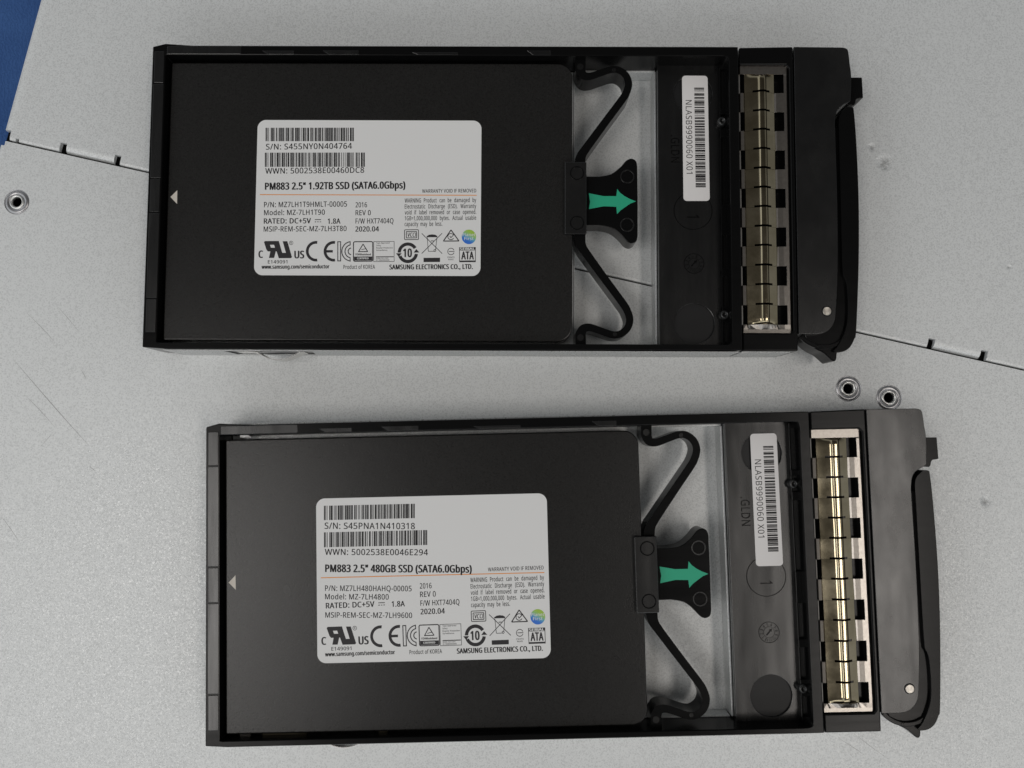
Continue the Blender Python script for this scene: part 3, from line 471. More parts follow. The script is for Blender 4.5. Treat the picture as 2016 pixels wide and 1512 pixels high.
'b': (86, '24,81 24,76 24,72 24,68 24,65 24,65 28,70 33,73 39,76 47,76 60,74 70,67 76,54 78,38 77,26 75,16 70,8 64,3 56,0 47,-1 39,-1 33,2 28,5 24,10 23,10 21,0 12,0 12,106 24,106 45,66 38,65 33,63 29,59 26,54 25,47 24,38 24,37 25,25 29,16 35,11 46,9 54,11 61,16 64,25 66,38 64,50 61,59 54,64', '26,28,27 26,0,28 26,1,0 8,10,9 26,2,1 7,10,8 7,11,10 6,11,7 26,3,2 5,29,6 29,11,6 26,4,3 29,47,11 47,12,11 5,30,29 5,31,30 26,5,4 26,33,5 33,32,5 32,31,5 46,12,47 45,12,46 45,13,12 26,34,33 44,13,45 26,35,34 26,36,35 43,13,44 43,14,13 26,37,36 43,15,14 42,15,43 26,38,37 41,15,42 26,24,38 24,39,38 41,16,15 40,16,41 24,23,39 23,40,39 26,25,24 22,40,23 22,16,40 22,17,16 21,17,22 21,18,17 20,18,21 20,19,18'),
'c': (67, '42,-1 33,0 24,3 17,8 12,15 9,25 8,37 9,50 12,60 18,67 25,72 33,75 43,76 48,76 54,75 59,74 63,72 59,62 55,63 51,65 47,65 43,66 36,65 30,62 26,58 23,53 21,46 20,37 21,29 23,22 26,16 30,12 35,10 42,9 48,10 53,11 57,12 61,14 61,3 57,1 53,0 48,-1', '11,13,12 11,14,13 10,14,11 10,15,14 10,16,15 9,16,10 9,21,16 21,20,16 20,19,16 19,18,16 18,17,16 8,22,9 22,21,9 8,23,22 8,24,23 7,24,8 7,25,24 7,26,25 6,26,7 6,27,26 6,28,27 5,28,6 5,29,28 4,29,5 4,30,29 4,31,30 3,31,4 36,38,37 3,32,31 35,38,36 34,38,35 3,33,32 33,38,34 3,38,33 2,38,3 1,38,2 1,39,38 1,40,39 1,41,40 0,41,1'),
'd': (86, '39,-1 26,1 16,8 10,20 8,37 10,54 16,67 26,74 39,76 44,76 49,75 53,73 56,71 59,68 62,65 63,65 63,68 62,71 62,74 62,76 62,106 74,106 74,0 64,0 62,10 62,10 59,7 56,4 53,2 49,0 44,-1 40,9 51,10 57,15 61,24 62,35 62,37 61,50 57,59 51,64 40,66 32,64 25,58 22,49 20,37 22,25 25,16 32,11', '19,21,20 19,22,21 7,9,8 18,22,19 7,10,9 7,11,10 6,11,7 17,22,18 6,12,11 6,13,12 16,22,17 6,40,13 40,14,13 15,22,16 5,41,6 41,40,6 39,14,40 39,15,14 39,38,15 38,37,15 37,22,15 5,42,41 5,43,42 4,43,5 36,22,37 4,44,43 3,44,4 35,22,36 3,45,44 34,22,35 3,46,45 33,22,34 2,46,3 2,47,46 32,24,33 24,22,33 2,31,47 31,25,32 25,24,32 31,26,25 23,22,24 2,26,31 1,26,2 1,27,26 1,28,27 1,29,28 0,29,1 0,30,29'),
'e': (79, '41,76 50,75 57,72 64,67 68,60 71,52 72,43 72,35 20,35 22,24 27,16 34,11 44,9 51,9 57,10 63,12 68,14 68,4 63,1 57,0 51,-1 44,-1 34,0 25,3 18,8 12,16 9,25 8,37 9,48 12,58 17,66 23,72 32,75 41,66 33,65 27,61 23,54 21,45 59,45 58,51 57,56 55,60 51,64 46,66', '32,1,0 32,2,1 31,2,32 31,3,2 30,3,31 30,33,3 33,43,3 43,4,3 30,34,33 29,34,30 42,4,43 29,35,34 41,4,42 29,36,35 41,5,4 40,5,41 28,36,29 39,5,40 28,37,36 39,6,5 38,6,39 27,37,28 27,38,37 27,6,38 27,7,6 26,8,27 8,7,27 26,9,8 25,9,26 25,10,9 24,10,25 24,11,10 15,17,16 14,17,15 24,12,11 13,17,14 12,17,13 24,17,12 23,17,24 23,18,17 22,18,23 22,19,18 22,20,19 21,20,22'),
'f': (48, '46,66 28,66 28,0 15,0 15,66 2,66 2,71 15,75 15,80 16,89 18,96 22,101 26,104 32,106 40,107 44,107 48,106 51,106 54,105 51,95 49,96 46,96 43,97 40,97 34,96 31,93 28,88 28,80 28,75 46,75', '13,15,14 13,16,15 12,16,13 12,17,16 12,18,17 12,19,18 11,21,12 21,20,12 20,19,12 10,23,11 23,22,11 22,21,11 10,24,23 10,25,24 9,25,10 9,26,25 8,26,9 8,27,26 8,28,27 7,28,8 6,28,7 6,29,28 6,0,29 5,0,6 4,0,5 3,1,4 1,0,4 3,2,1'),
'g': (86, '39,76 46,76 52,74 57,70 62,65 63,65 64,75 74,75 74,-1 73,-11 71,-19 66,-25 60,-30 51,-33 41,-34 33,-33 26,-32 19,-31 14,-29 14,-18 19,-20 26,-22 33,-23 41,-23 50,-22 57,-18 61,-11 62,-2 62,1 62,3 62,6 62,8 62,10 62,10 58,5 52,1 46,-1 39,-1 26,1 16,9 10,21 8,37 10,53 16,66 26,74 40,66 34,65 29,63 26,59 23,53 21,46 20,37 22,25 26,16 32,11 40,9 46,9 50,10 54,12 57,15 59,18 61,23 62,28 62,34 62,37 62,47 60,54 57,59 53,63 47,65', '44,1,0 44,2,1 5,7,6 5,8,7 43,2,44 43,3,2 43,45,3 45,4,3 43,46,45 69,4,45 42,46,43 68,4,69 42,47,46 68,5,4 68,67,5 67,66,5 66,8,5 42,48,47 42,49,48 65,8,66 41,49,42 41,50,49 64,8,65 41,51,50 40,51,41 63,8,64 40,52,51 62,8,63 61,8,62 40,53,52 60,8,61 39,53,40 59,32,60 32,8,60 39,54,53 58,32,59 57,32,58 39,55,54 56,33,57 33,32,57 56,34,33 31,8,32 55,34,56 38,55,39 38,34,55 30,8,31 29,8,30 38,35,34 28,8,29 38,36,35 37,36,38 27,8,28 27,9,8 26,9,27 25,9,26 25,10,9 18,20,19 24,10,25 24,11,10 18,21,20 18,22,21 23,11,24 18,23,22 18,11,23 18,12,11 17,12,18 17,13,12 16,13,17 15,13,16 15,14,13'),
'h': (87, '24,75 24,73 24,70 24,67 24,65 24,65 27,68 30,71 34,73 39,75 43,76 48,76 56,76 63,73 68,70 72,65 74,58 75,49 75,0 63,0 63,48 62,56 59,62 54,65 46,66 39,65 33,63 29,59 26,54 25,47 24,39 24,0 12,0 12,106 24,106', '32,34,33 32,0,34 10,12,11 9,12,10 9,13,12 32,1,0 8,13,9 8,14,13 7,14,8 32,2,1 6,14,7 6,15,14 32,3,2 5,24,6 24,15,6 32,4,3 5,25,24 23,15,24 5,26,25 22,15,23 32,5,4 32,28,5 28,27,5 27,26,5 22,16,15 21,16,22 21,17,16 20,17,21 32,29,28 20,18,17 19,18,20 32,30,29 32,31,30'),
'i': (36, '18,103 21,103 23,101 25,99 25,95 25,92 23,89 21,88 18,88 15,88 13,89 11,92 11,95 11,99 13,101 15,103 24,75 24,0 12,0 12,75', '18,16,19 18,17,16 15,1,0 14,1,15 14,2,1 13,2,14 13,3,2 12,3,13 12,4,3 11,4,12 11,5,4 10,5,11 10,6,5 9,6,10 9,7,6 8,7,9'),
'l': (36, '24,0 12,0 12,106 24,106', '1,3,2 1,0,3'),
'm': (131, '94,76 105,75 113,70 118,61 120,49 120,0 107,0 107,48 106,56 104,62 99,65 92,66 83,65 77,60 73,52 72,41 72,0 60,0 60,48 59,54 58,58 56,62 53,64 49,66 44,66 37,65 32,63 29,59 26,54 25,47 24,39 24,0 12,0 12,75 22,75 24,65 24,65 27,68 30,71 34,74 38,75 42,76 46,76 54,76 61,73 66,69 69,64 70,64 75,69 80,73 87,76', '41,43,42 50,1,0 40,43,41 40,44,43 49,1,50 39,44,40 32,34,33 32,35,34 49,2,1 38,44,39 38,45,44 48,2,49 37,45,38 48,10,2 10,3,2 37,46,45 47,11,48 11,10,48 36,24,37 24,46,37 36,25,24 23,46,24 47,12,11 22,46,23 36,26,25 9,3,10 32,36,35 32,28,36 28,27,36 27,26,36 47,13,12 21,46,22 21,47,46 21,13,47 20,13,21 8,3,9 8,4,3 20,14,13 19,14,20 7,4,8 32,29,28 18,14,19 18,15,14 7,5,4 17,15,18 6,5,7 32,30,29 17,16,15 32,31,30'),
'n': (87, '48,76 60,75 68,70 73,61 75,49 75,0 63,0 63,48 62,56 59,62 54,65 46,66 36,64 29,59 25,51 24,39 24,0 12,0 12,75 22,75 24,65 24,65 27,68 31,71 35,74 39,75 43,76', '26,1,0 25,1,26 24,1,25 17,19,18 17,20,19 24,2,1 23,2,24 22,2,23 22,11,2 11,10,2 10,3,2 21,11,22 21,12,11 9,3,10 17,21,20 17,14,21 14,13,21 13,12,21 8,3,9 8,4,3 7,4,8 17,15,14 7,5,4 6,5,7 17,16,15'),
'o': (85, '77,38 77,29 75,21 72,14 68,9 63,4 57,1 50,-1 42,-1 35,-1 28,1 23,4 18,9 13,14 10,21 8,29 8,38 9,49 12,59 17,66 24,72 33,75 43,76 52,75 61,72 68,66 73,59 76,49 20,38 21,29 23,22 26,17 30,12 36,10 42,9 49,10 55,12 59,17 62,22 64,29 64,38 64,46 62,53 59,59 55,63 49,65 42,66 32,64 26,59 22,50', '21,23,22 20,23,21 20,24,23 19,24,20 19,25,24 18,47,19 47,46,19 46,25,19 46,45,25 45,26,25 44,26,45 18,48,47 43,26,44 17,48,18 43,27,26 17,49,48 42,27,43 41,27,42 17,28,49 16,28,17 41,0,27 40,0,41 15,28,16 15,29,28 39,0,40 39,1,0 15,30,29 38,1,39 14,30,15 38,2,1 14,31,30 37,2,38 13,31,14 37,3,2 13,32,31 36,3,37 12,32,13 36,4,3 12,33,32 35,4,36 12,34,33 34,4,35 11,34,12 11,4,34 11,5,4 10,5,11 10,6,5 9,6,10 9,7,6 8,7,9'),
'p': (86, '48,76 60,74 70,67 76,55 78,38 77,26 75,16 70,9 64,3 56,0 47,-1 42,-1 37,0 33,2 30,4 27,7 24,10 23,10 24,7 24,4 24,0 24,-3 24,-34 12,-34 12,75 22,75 24,65 24,65 27,68 30,71 33,73 37,75 42,76 45,66 39,65 33,63 29,60 26,55 25,48 24,40 24,38 25,29 26,22 29,16 33,12 38,10 46,9 52,10 57,13 61,17 64,23 65,30 66,38 64,49 61,58 54,64', '32,1,0 31,1,32 23,25,24 23,26,25 30,1,31 30,2,1 29,2,30 28,2,29 27,33,28 33,2,28 33,55,2 55,3,2 27,34,33 27,35,34 23,27,26 23,38,27 38,37,27 37,36,27 36,35,27 54,3,55 53,3,54 53,4,3 52,4,53 23,39,38 23,40,39 51,4,52 23,41,40 51,5,4 50,5,51 23,42,41 50,6,5 49,6,50 23,17,42 17,43,42 48,6,49 17,44,43 48,7,6 47,7,48 17,45,44 46,7,47 17,16,45 16,46,45 23,18,17 15,46,16 15,7,46 15,8,7 23,19,18 14,8,15 13,8,14 23,20,19 13,9,8 12,9,13 11,9,12 23,21,20 11,10,9 23,22,21'),
'r': (58, '47,76 49,76 51,76 54,76 56,76 54,64 52,65 50,65 48,65 46,65 42,65 38,63 34,61 31,58 28,55 26,50 25,46 24,40 24,0 12,0 12,75 22,75 23,61 24,61 27,65 30,69 33,72 37,74 42,76', '28,1,0 28,2,1 28,3,2 28,4,3 27,4,28 27,5,4 19,21,20 19,22,21 26,5,27 25,6,26 6,5,26 24,9,25 9,8,25 8,7,25 7,6,25 23,10,24 10,9,24 23,11,10 23,12,11 19,23,22 19,15,23 15,14,23 14,13,23 13,12,23 19,16,15 19,17,16 19,18,17'),
's': (67, '61,21 60,14 57,9 53,4 47,1 39,-1 31,-1 24,-1 17,0 12,1 7,3 7,15 12,12 18,10 25,9 31,9 39,9 45,12 48,15 49,20 48,22 47,25 45,27 42,29 37,32 30,34 24,37 18,40 13,43 10,46 8,51 7,57 9,65 15,71 24,75 35,76 42,76 48,75 54,74 59,71 55,62 50,63 45,65 40,66 34,66 28,66 23,64 20,61 19,57 19,54 21,52 23,50 27,48 32,46 38,43 45,40 50,38 55,34 58,31 60,26', '34,36,35 34,37,36 33,37,34 33,38,37 33,39,38 33,42,39 42,41,39 41,40,39 32,44,33 44,43,33 43,42,33 32,45,44 32,46,45 31,46,32 31,47,46 31,48,47 31,49,48 30,49,31 30,50,49 30,51,50 29,51,30 29,52,51 29,53,52 28,53,29 28,54,53 28,55,54 27,55,28 27,56,55 26,56,27 26,57,56 25,57,26 25,58,57 24,58,25 23,58,24 23,59,58 22,59,23 21,59,22 21,0,59 20,0,21 19,0,20 19,1,0 18,1,19 17,1,18 10,12,11 17,2,1 10,13,12 16,2,17 10,14,13 15,2,16 10,15,14 10,2,15 10,3,2 10,4,3 9,4,10 8,4,9 8,5,4 7,5,8 7,6,5'),
't': (51, '37,9 40,9 43,9 45,10 47,10 47,1 45,0 42,-1 38,-1 35,-1 29,-1 24,1 20,3 16,8 14,14 13,22 13,66 2,66 2,71 13,76 18,92 25,92 25,75 47,75 47,66 25,66 25,22 26,16 29,12 32,10', '19,21,20 19,22,21 18,22,19 18,23,22 18,24,23 17,24,18 16,24,17 15,25,16 25,24,16 15,26,25 15,27,26 14,27,15 14,28,27 13,28,14 13,29,28 3,5,4 2,5,3 13,0,29 1,5,2 0,5,1 13,5,0 12,5,13 11,5,12 11,6,5 10,6,11 10,7,6 10,8,7 9,8,10'),
'u': (87, '75,75 75,0 65,0 63,10 62,10 59,6 56,4 52,1 48,0 43,-1 38,-1 30,-1 23,1 18,5 14,10 12,17 11,26 11,75 24,75 24,27 25,19 28,13 33,10 40,9 48,10 53,12 58,16 60,21 62,28 62,36 62,75', '16,18,17 16,19,18 29,0,30 29,1,0 28,1,29 27,1,28 16,20,19 15,20,16 26,1,27 15,21,20 14,21,15 25,3,26 3,1,26 14,22,21 24,4,25 4,3,25 13,22,14 13,23,22 24,5,4 2,1,3 23,5,24 13,5,23 13,6,5 12,6,13 12,7,6 11,7,12 11,8,7 11,9,8 10,9,11'),
'v': (71, '28,0 0,75 13,75 29,31 30,28 32,24 33,20 34,17 35,14 35,11 36,11 36,14 37,17 38,20 40,24 41,28 42,31 58,75 71,75 43,0', '0,2,1 0,3,2 16,18,17 16,19,18 0,4,3 15,19,16 14,19,15 0,5,4 13,19,14 0,6,5 12,19,13 0,7,6 11,19,12 0,8,7 10,19,11 0,9,8 0,10,9 0,19,10'),
'w': (110, '60,42 60,45 59,48 58,51 57,54 57,56 56,59 56,61 55,62 55,62 54,61 54,59 53,56 53,54 52,51 51,48 51,45 50,42 36,0 22,0 2,75 14,75 25,35 26,31 27,27 28,23 29,19 29,16 30,13 30,13 31,15 31,17 32,20 32,22 33,25 34,28 34,31 35,33 48,75 62,75 75,33 76,30 77,26 78,22 79,19 79,16 80,13 80,13 81,16 81,19 82,23 83,27 84,31 85,35 96,75 109,75 88,0 73,0', '19,21,20 19,22,21 37,39,38 37,9,39 9,8,39 8,40,39 53,55,54 53,56,55 37,10,9 7,40,8 37,11,10 6,40,7 37,12,11 5,40,6 4,40,5 37,13,12 3,40,4 37,14,13 2,40,3 37,15,14 1,40,2 37,16,15 0,40,1 37,17,16 57,40,0 37,18,17 19,23,22 52,56,53 36,18,37 57,41,40 19,24,23 51,56,52 35,18,36 57,42,41 34,18,35 19,25,24 50,56,51 57,43,42 33,18,34 19,26,25 49,56,50 57,44,43 32,18,33 31,18,32 19,27,26 57,45,44 48,56,49 30,18,31 57,46,45 19,28,27 47,56,48 29,18,30 57,47,46 57,56,47 19,29,28 19,18,29'),
'y': (71, '0,75 13,75 30,32 31,29 32,25 33,22 34,18 35,15 36,12 36,12 37,16 39,21 41,27 43,32 58,75 71,75 39,-10 36,-17 33,-23 29,-27 24,-31 19,-33 12,-34 9,-34 6,-33 4,-33 2,-32 2,-23 3,-23 5,-23 7,-23 10,-24 14,-23 17,-22 20,-20 23,-17 25,-14 26,-10 30,0', '38,1,0 38,2,1 13,15,14 13,16,15 12,16,13 38,3,2 38,4,3 11,16,12 38,5,4 38,6,5 10,16,11 38,7,6 9,16,10 38,8,7 38,9,8 38,16,9 37,16,38 36,16,37 36,17,16 35,17,36 35,18,17 34,18,35 33,18,34 32,18,33 32,19,18 26,28,27 26,29,28 31,19,32 26,30,29 26,31,30 26,19,31 26,20,19 26,21,20 25,21,26 24,21,25 24,22,21 23,22,24'),
'Ü': (102, '58,120 58,123 60,126 62,127 64,127 67,127 69,126 71,123 71,120 71,117 69,115 67,114 64,113 62,114 60,115 58,117 90,35 89,25 85,17 80,9 73,3 63,0 51,-1 34,1 22,9 15,21 13,36 13,100 25,100 25,35 27,24 32,16 40,11 51,10 60,10 66,13 71,17 75,22 77,28 77,35 77,100 90,100 32,120 32,123 34,126 36,127 38,127 41,127 43,126 44,123 45,120 44,117 43,115 41,114 38,113 36,114 34,115 32,117', '26,28,27 26,29,28 39,41,40 39,16,41 25,29,26 38,16,39 38,17,16 25,30,29 37,17,38 37,18,17 25,31,30 36,18,37 24,31,25 35,18,36 35,19,18 24,32,31 34,19,35 24,33,32 33,19,34 24,19,33 24,20,19 23,20,24 23,21,20 22,21,23 45,47,46 44,47,45 44,48,47 43,48,44 43,49,48 42,49,43 42,50,49 57,50,42 57,51,50 56,51,57 56,52,51 55,52,56 55,53,52 54,53,55 3,5,4 2,5,3 2,6,5 1,6,2 1,7,6 0,7,1 0,8,7 15,8,0 15,9,8 14,9,15 14,10,9 13,10,14 13,11,10 12,11,13'),
}
_tc = {}
def _glyph(ch):
    if ch not in _tc:
        adv, vs, fs = FONT[ch]
        V = [tuple(int(q) / 100 for q in p.split(',')) for p in vs.split()]
        Fc = [tuple(int(q) for q in p.split(',')) for p in fs.split()]
        adv /= 100
        _tc[ch] = (adv, V, Fc)
    return _tc[ch]

def glyphs(s, bold=0):
    """a line of text as (verts, faces) in units of the capital height; bold copies lie a hair above one another"""
    V = []; Fc = []; pen = 0.0
    for ch in s:
        adv, gv, gf = _glyph(ch)
        k = len(V)
        V += [(x + pen, y) for x, y in gv]
        Fc += [tuple(q + k for q in f) for f in gf]
        pen += adv + 0.055
    x0 = min(v[0] for v in V)
    V = [(x - x0, y) for x, y in V]
    return V, Fc
BOLD = {0: ((0, 0), (0.05, 0.0), (0.025, 0.02)), 1: ((0, 0), (0.06, 0.025), (0.12, 0.0), (0.17, 0.0), (0.08, -0.025)), 2: ((0, 0), (0.05, 0.015), (0.1, 0), (0.05, -0.015)), 3: ((0, 0),)}

class Ink:
    """collects flat shapes; every point goes through a map into sticker millimetres"""
    def __init__(self, f=lambda x, y: (x, y)):
        self.f = f
        self.bm = bmesh.new()
    def poly(self, pts, raw=False):
        pts = [p if raw else self.f(*p) for p in pts]
        vs = [self.bm.verts.new((x, y, 0)) for x, y in pts]
        self.bm.faces.new(vs)
    def rect(self, x0, y0, x1, y1):
        self.poly([(x0, y0), (x1, y0), (x1, y1), (x0, y1)])
    def line(self, x0, y0, x1, y1, t):
        d = math.hypot(x1 - x0, y1 - y0)
        nx, ny = -(y1 - y0) / d * t / 2, (x1 - x0) / d * t / 2
        self.poly([(x0 + nx, y0 + ny), (x1 + nx, y1 + ny), (x1 - nx, y1 - ny), (x0 - nx, y0 - ny)])
    def strip(self, A, B, closed=False):
        a = [self.bm.verts.new((*self.f(*p), 0)) for p in A]
        b = [self.bm.verts.new((*self.f(*p), 0)) for p in B]
        n = len(a)
        for i in range(n if closed else n - 1):
            j = (i + 1) % n
            self.bm.faces.new((a[i], a[j], b[j], b[i]))
    def arc(self, cx, cy, r0, r1, a0=0, a1=360, n=40):
        A = []; B = []
        full = abs(a1 - a0) >= 360
        for i in range(n if full else n + 1):
            t = math.radians(a0 + (a1 - a0) * i / n)
            A.append((cx + r0 * math.cos(t), cy - r0 * math.sin(t)))
            B.append((cx + r1 * math.cos(t), cy - r1 * math.sin(t)))
        self.strip(A, B, full)
    def rring(self, x0, y0, x1, y1, r, t):
        self.strip(rrect(x0, x1, y0, y1, r, 5), rrect(x0 + t, x1 - t, y0 + t, y1 - t, max(r - t, 0.5), 5), True)
    def text(self, s, x0, x1, base, cap, bold=0, slant=0.0):
        V, Fc = glyphs(s)
        cp = BOLD[bold]
        wd = max(v[0] for v in V) + max(c[0] for c in cp)
        k = (x1 - x0) / wd
        for n, (dx, dy) in enumerate(cp):
            vs = [self.bm.verts.new((*self.f(x0 + (vx + dx) * k + slant * vy * cap, base - (vy + dy) * cap), 0.002 * n)) for vx, vy in V]
            for f in Fc:
                try:
                    self.bm.faces.new([vs[i] for i in f])
                except ValueError:
                    pass
    def justify(self, s, x0, x1, base, cap, k, bold=0):
        words = s.split(' ')
        wd = [max(v[0] for v in glyphs(q, bold)[0]) * cap * k for q in words]
        gap = (x1 - x0 - sum(wd)) / max(1, len(words) - 1)
        x = x0
        for q, d in zip(words, wd):
            self.text(q, x, x + d, base, cap, bold)
            x += d + gap
    def build(self, name, mat, parent, z, origin=None):
        bmesh.ops.translate(self.bm, vec=(0, 0, z), verts=self.bm.verts)
        for f in self.bm.faces:
            f.normal_update()
            if f.normal.z < 0:
                f.normal_flip()
        bm = self.bm
        if origin is not None:
            bmesh.ops.translate(bm, vec=(-origin[0], -origin[1], -z), verts=bm.verts)
        bmesh.ops.scale(bm, vec=(MM, MM, MM), verts=bm.verts)
        me = bpy.data.meshes.new(name)
        bm.to_mesh(me); bm.free()
        me.materials.append(mat)
        o = bpy.data.objects.new(name, me)
        COL.objects.link(o)
        o.parent = parent
        if origin is not None:
            o.location = Vector((origin[0], origin[1], z)) * MM
        return o

C128 = ("212222 222122 222221 121223 121322 131222 122213 122312 132212 221213 221312 231212 112232 122132 122231 113222 "
        "123122 123221 223211 221132 221231 213212 223112 312131 311222 321122 321221 312212 322112 322211 212123 212321 "
        "232121 111323 131123 131321 112313 132113 132311 211313 231113 231311 112133 112331 132131 113123 113321 133121 "
        "313121 211331 231131 213113 213311 213131 311123 311321 331121 312113 312311 332111 314111 221411 431111 111224 "
        "111422 121124 121421 141122 141221 112214 112412 122114 122411 142112 142211 241211 221114 413111 241112 134111 "
        "111242 121142 121241 114212 124112 124211 411212 421112 421211 212141 214121 412121 111143 111341 131141 114113 "
        "114311 411113 411311 113141 114131 311141 411131 211412 211214 211232 2331112").split()
def code128(s):
    codes = [104] + [ord(c) - 32 for c in s]
    chk = (104 + sum((i + 1) * (ord(c) - 32) for i, c in enumerate(s))) % 103
    bars = []
    x = 0
    for c in codes + [chk, 106]:
        for i, d in enumerate(C128[c]):
            if i % 2 == 0:
                bars.append((x - 0.16, x + int(d) + 0.16))
            x += int(d)
    return [(a / x, b / x) for a, b in bars]

# ------------------------------------------------------------------ the setting: galvanised sheets and the blue mat below
E1 = Vector((math.cos(math.radians(-12.9)), math.sin(math.radians(-12.9)), 0))
E2 = Vector((-E1.y, E1.x, 0))
CORNER = Vector((-135.05, 78.40, 0))
SEAM_ROT = math.radians(-12.9)
def to_seam(x, y):
    d = Vector((x, y, 0)) - CORNER
    return d.dot(E1), d.dot(E2)
def from_seam(t, s):
    p = CORNER + E1 * t + E2 * s
    return p.x, p.y

def struct(o, label, cat):
    o['kind'] = 'structure'
    o['label'] = label
    o['category'] = cat
    return o

DEPTH = -38.0
def upper_sheet():
    bm = bmesh.new()
    zt = 0.0
    n1, n2, n3, n4 = (to_seam(-118.6, 75.2)[0], to_seam(-104.3, 71.8)[0], to_seam(106.7, 23.6)[0], to_seam(120.1, 20.7)[0])
    cut = [(2.6, zt), (0.86, zt), (0.80, zt - 0.10), (0.74, zt - 0.10), (0.2, zt - 0.22), (0.08, zt - 0.5), (0.05, -4.0)]
    tab = [(2.6, zt), (1.9, zt), (1.5, zt - 0.04), (1.05, zt - 0.16), (0.6, zt - 0.42), (0.28, zt - 0.85), (0.05, zt - 1.6), (0.0, -4.0)]
    notch = [(2.6, zt), (2.5, zt), (2.45, zt - 0.12), (2.4, -4.0)]
    hw = 0.88
    secs = [(2.4, 4.0, cut), (4.0, 4.9, notch[:1] + [(0.9, zt), (0.88, zt - 0.1), (0.88, -4.0)]), (4.9, n1 - hw, cut), (n1 - hw, n1 + hw, notch), (n1 + hw, n2 - hw, tab), (n2 - hw, n2 + hw, notch),
            (n2 + hw, 148, cut), (148, 148.8, [(2.6, zt), (1.1, zt), (0.9, zt - 0.4), (0.5, -1), (0.5, -4)]), (148.8, n3 - hw, cut), (n3 - hw, n3 + hw, notch), (n3 + hw, n4 - hw, tab), (n4 - hw, n4 + hw, notch), (n4 + hw, 330, cut)]
    for t0, t1, pr in secs:
        va = [bm.verts.new((t0, s, z)) for s, z in pr]
        vb = [bm.verts.new((t1, s, z)) for s, z in pr]
        for i in range(len(pr) - 1):
            bm.faces.new((va[i], vb[i], vb[i + 1], va[i + 1]))
        for vs, t in ((va, t0), (vb, t1)):      # closed ends of each section of the folded edge
            k = [bm.verts.new(v.co) for v in vs]
            e = bm.verts.new((t, 2.6, min(z for _, z in pr)))
            bm.faces.new(k + [e])
    # the sheet itself, left edge rolled over
    roll = [(330, zt), (3.2, zt), (2.2, zt - 0.05), (1.2, zt - 0.2), (0.5, zt - 0.55), (0.12, zt - 1.1), (0.0, zt - 1.9), (0.0, DEPTH + 1)]
    a = [bm.verts.new((t, 2.6, z)) for t, z in roll]
    b = [bm.verts.new((t, 160, z)) for t, z in roll]
    for i in range(len(roll) - 1):
        bm.faces.new((a[i], b[i], b[i + 1], a[i + 1]))
    c = [bm.verts.new(v.co) for v in a if v.co.x < 4]
    bm.faces.new(c + [bm.verts.new((3.2, 2.6, DEPTH + 1))])
    for f in bm.faces:
        f.smooth = False
    o = obj('metal_surface', bm, M['zinc'])
    o.location = CORNER * MM
    o.rotation_euler = (0, 0, SEAM_ROT)
    return o

def lower_sheet(holes):
    bm = bmesh.new()
    s0 = -0.42
    L = [(1.6, s0), (330, s0), (330, -260), (1.6, -260)]
    hl = [circle(*to_seam(x, y), 3.3, 36) for x, y in holes]
    fill_holes(bm, [L] + hl, 0.0)
    # front lip of the seam and the rolled left edge
    a = [bm.verts.new((t, s0, 0)) for t in (1.6, 330)]
    b = [bm.verts.new((t, s0 - 0.02, -4)) for t in (1.6, 330)]
    bm.faces.new((a[0], a[1], b[1], b[0]))
    roll = [(1.6, 0), (1.0, -0.1), (0.45, -0.42), (0.12, -0.95), (0.0, -1.7), (0.0, DEPTH + 1)]
    a = [bm.verts.new((t, s0 - 1.2, z)) for t, z in roll]
    b = [bm.verts.new((t, -260, z)) for t, z in roll]
    for i in range(len(roll) - 1):
        bm.faces.new((a[i], b[i], b[i + 1], a[i + 1]))
    o = obj('metal_surface', bm, M['zinc'])
    o.location = CORNER * MM
    o.rotation_euler = (0, 0, SEAM_ROT)
    return o

INSERTS = [(-130.0, 61.4), (85.3, 12.6), (95.6, 10.3)]
us = struct(upper_sheet(), 'upper galvanised grey steel sheet with a notched folded edge, beside the blue mat', 'metal sheet')
ls = struct(lower_sheet(INSERTS), 'lower galvanised grey steel sheet with three threaded inserts and long scratches', 'metal sheet')

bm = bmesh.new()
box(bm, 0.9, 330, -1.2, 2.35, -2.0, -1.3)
obj('joint_shade', bm, M['dark'], ls)  # near-black plate added as the shade inside seam gap and notches

def threaded_insert(x, y):
    bm = bmesh.new()
    tx, ty = to_seam(x, y)
    lathe(bm, [(3.3, 0.0), (3.22, -0.10), (3.08, -0.16), (2.95, 0.06), (2.55, 0.10), (2.05, 0.04), (1.95, -0.08)], n=44)
    o = obj('threaded_insert', bm, M['insert'], ls, smooth=True)
    o.location = Vector((tx, ty, 0)) * MM
    bm = bmesh.new()
    lathe(bm, [(1.95, -0.08), (1.88, 0.12), (1.6, 0.22), (1.38, 0.16), (1.24, -0.25), (1.2, -0.6)], n=44)
    r = obj('insert_collar', bm, M['insert_bright'], o, smooth=True)
    bm = bmesh.new()
    lathe(bm, [(1.2, -0.6), (1.2, -7.0)], n=32)
    bm.faces.new([bm.verts.new((1.2 * math.cos(2 * math.pi * i / 32), 1.2 * math.sin(2 * math.pi * i / 32), -7.0)) for i in range(32)])
    r = obj('threaded_hole', bm, M['dark'], o)
    return o
for p in INSERTS:
    threaded_insert(*p)

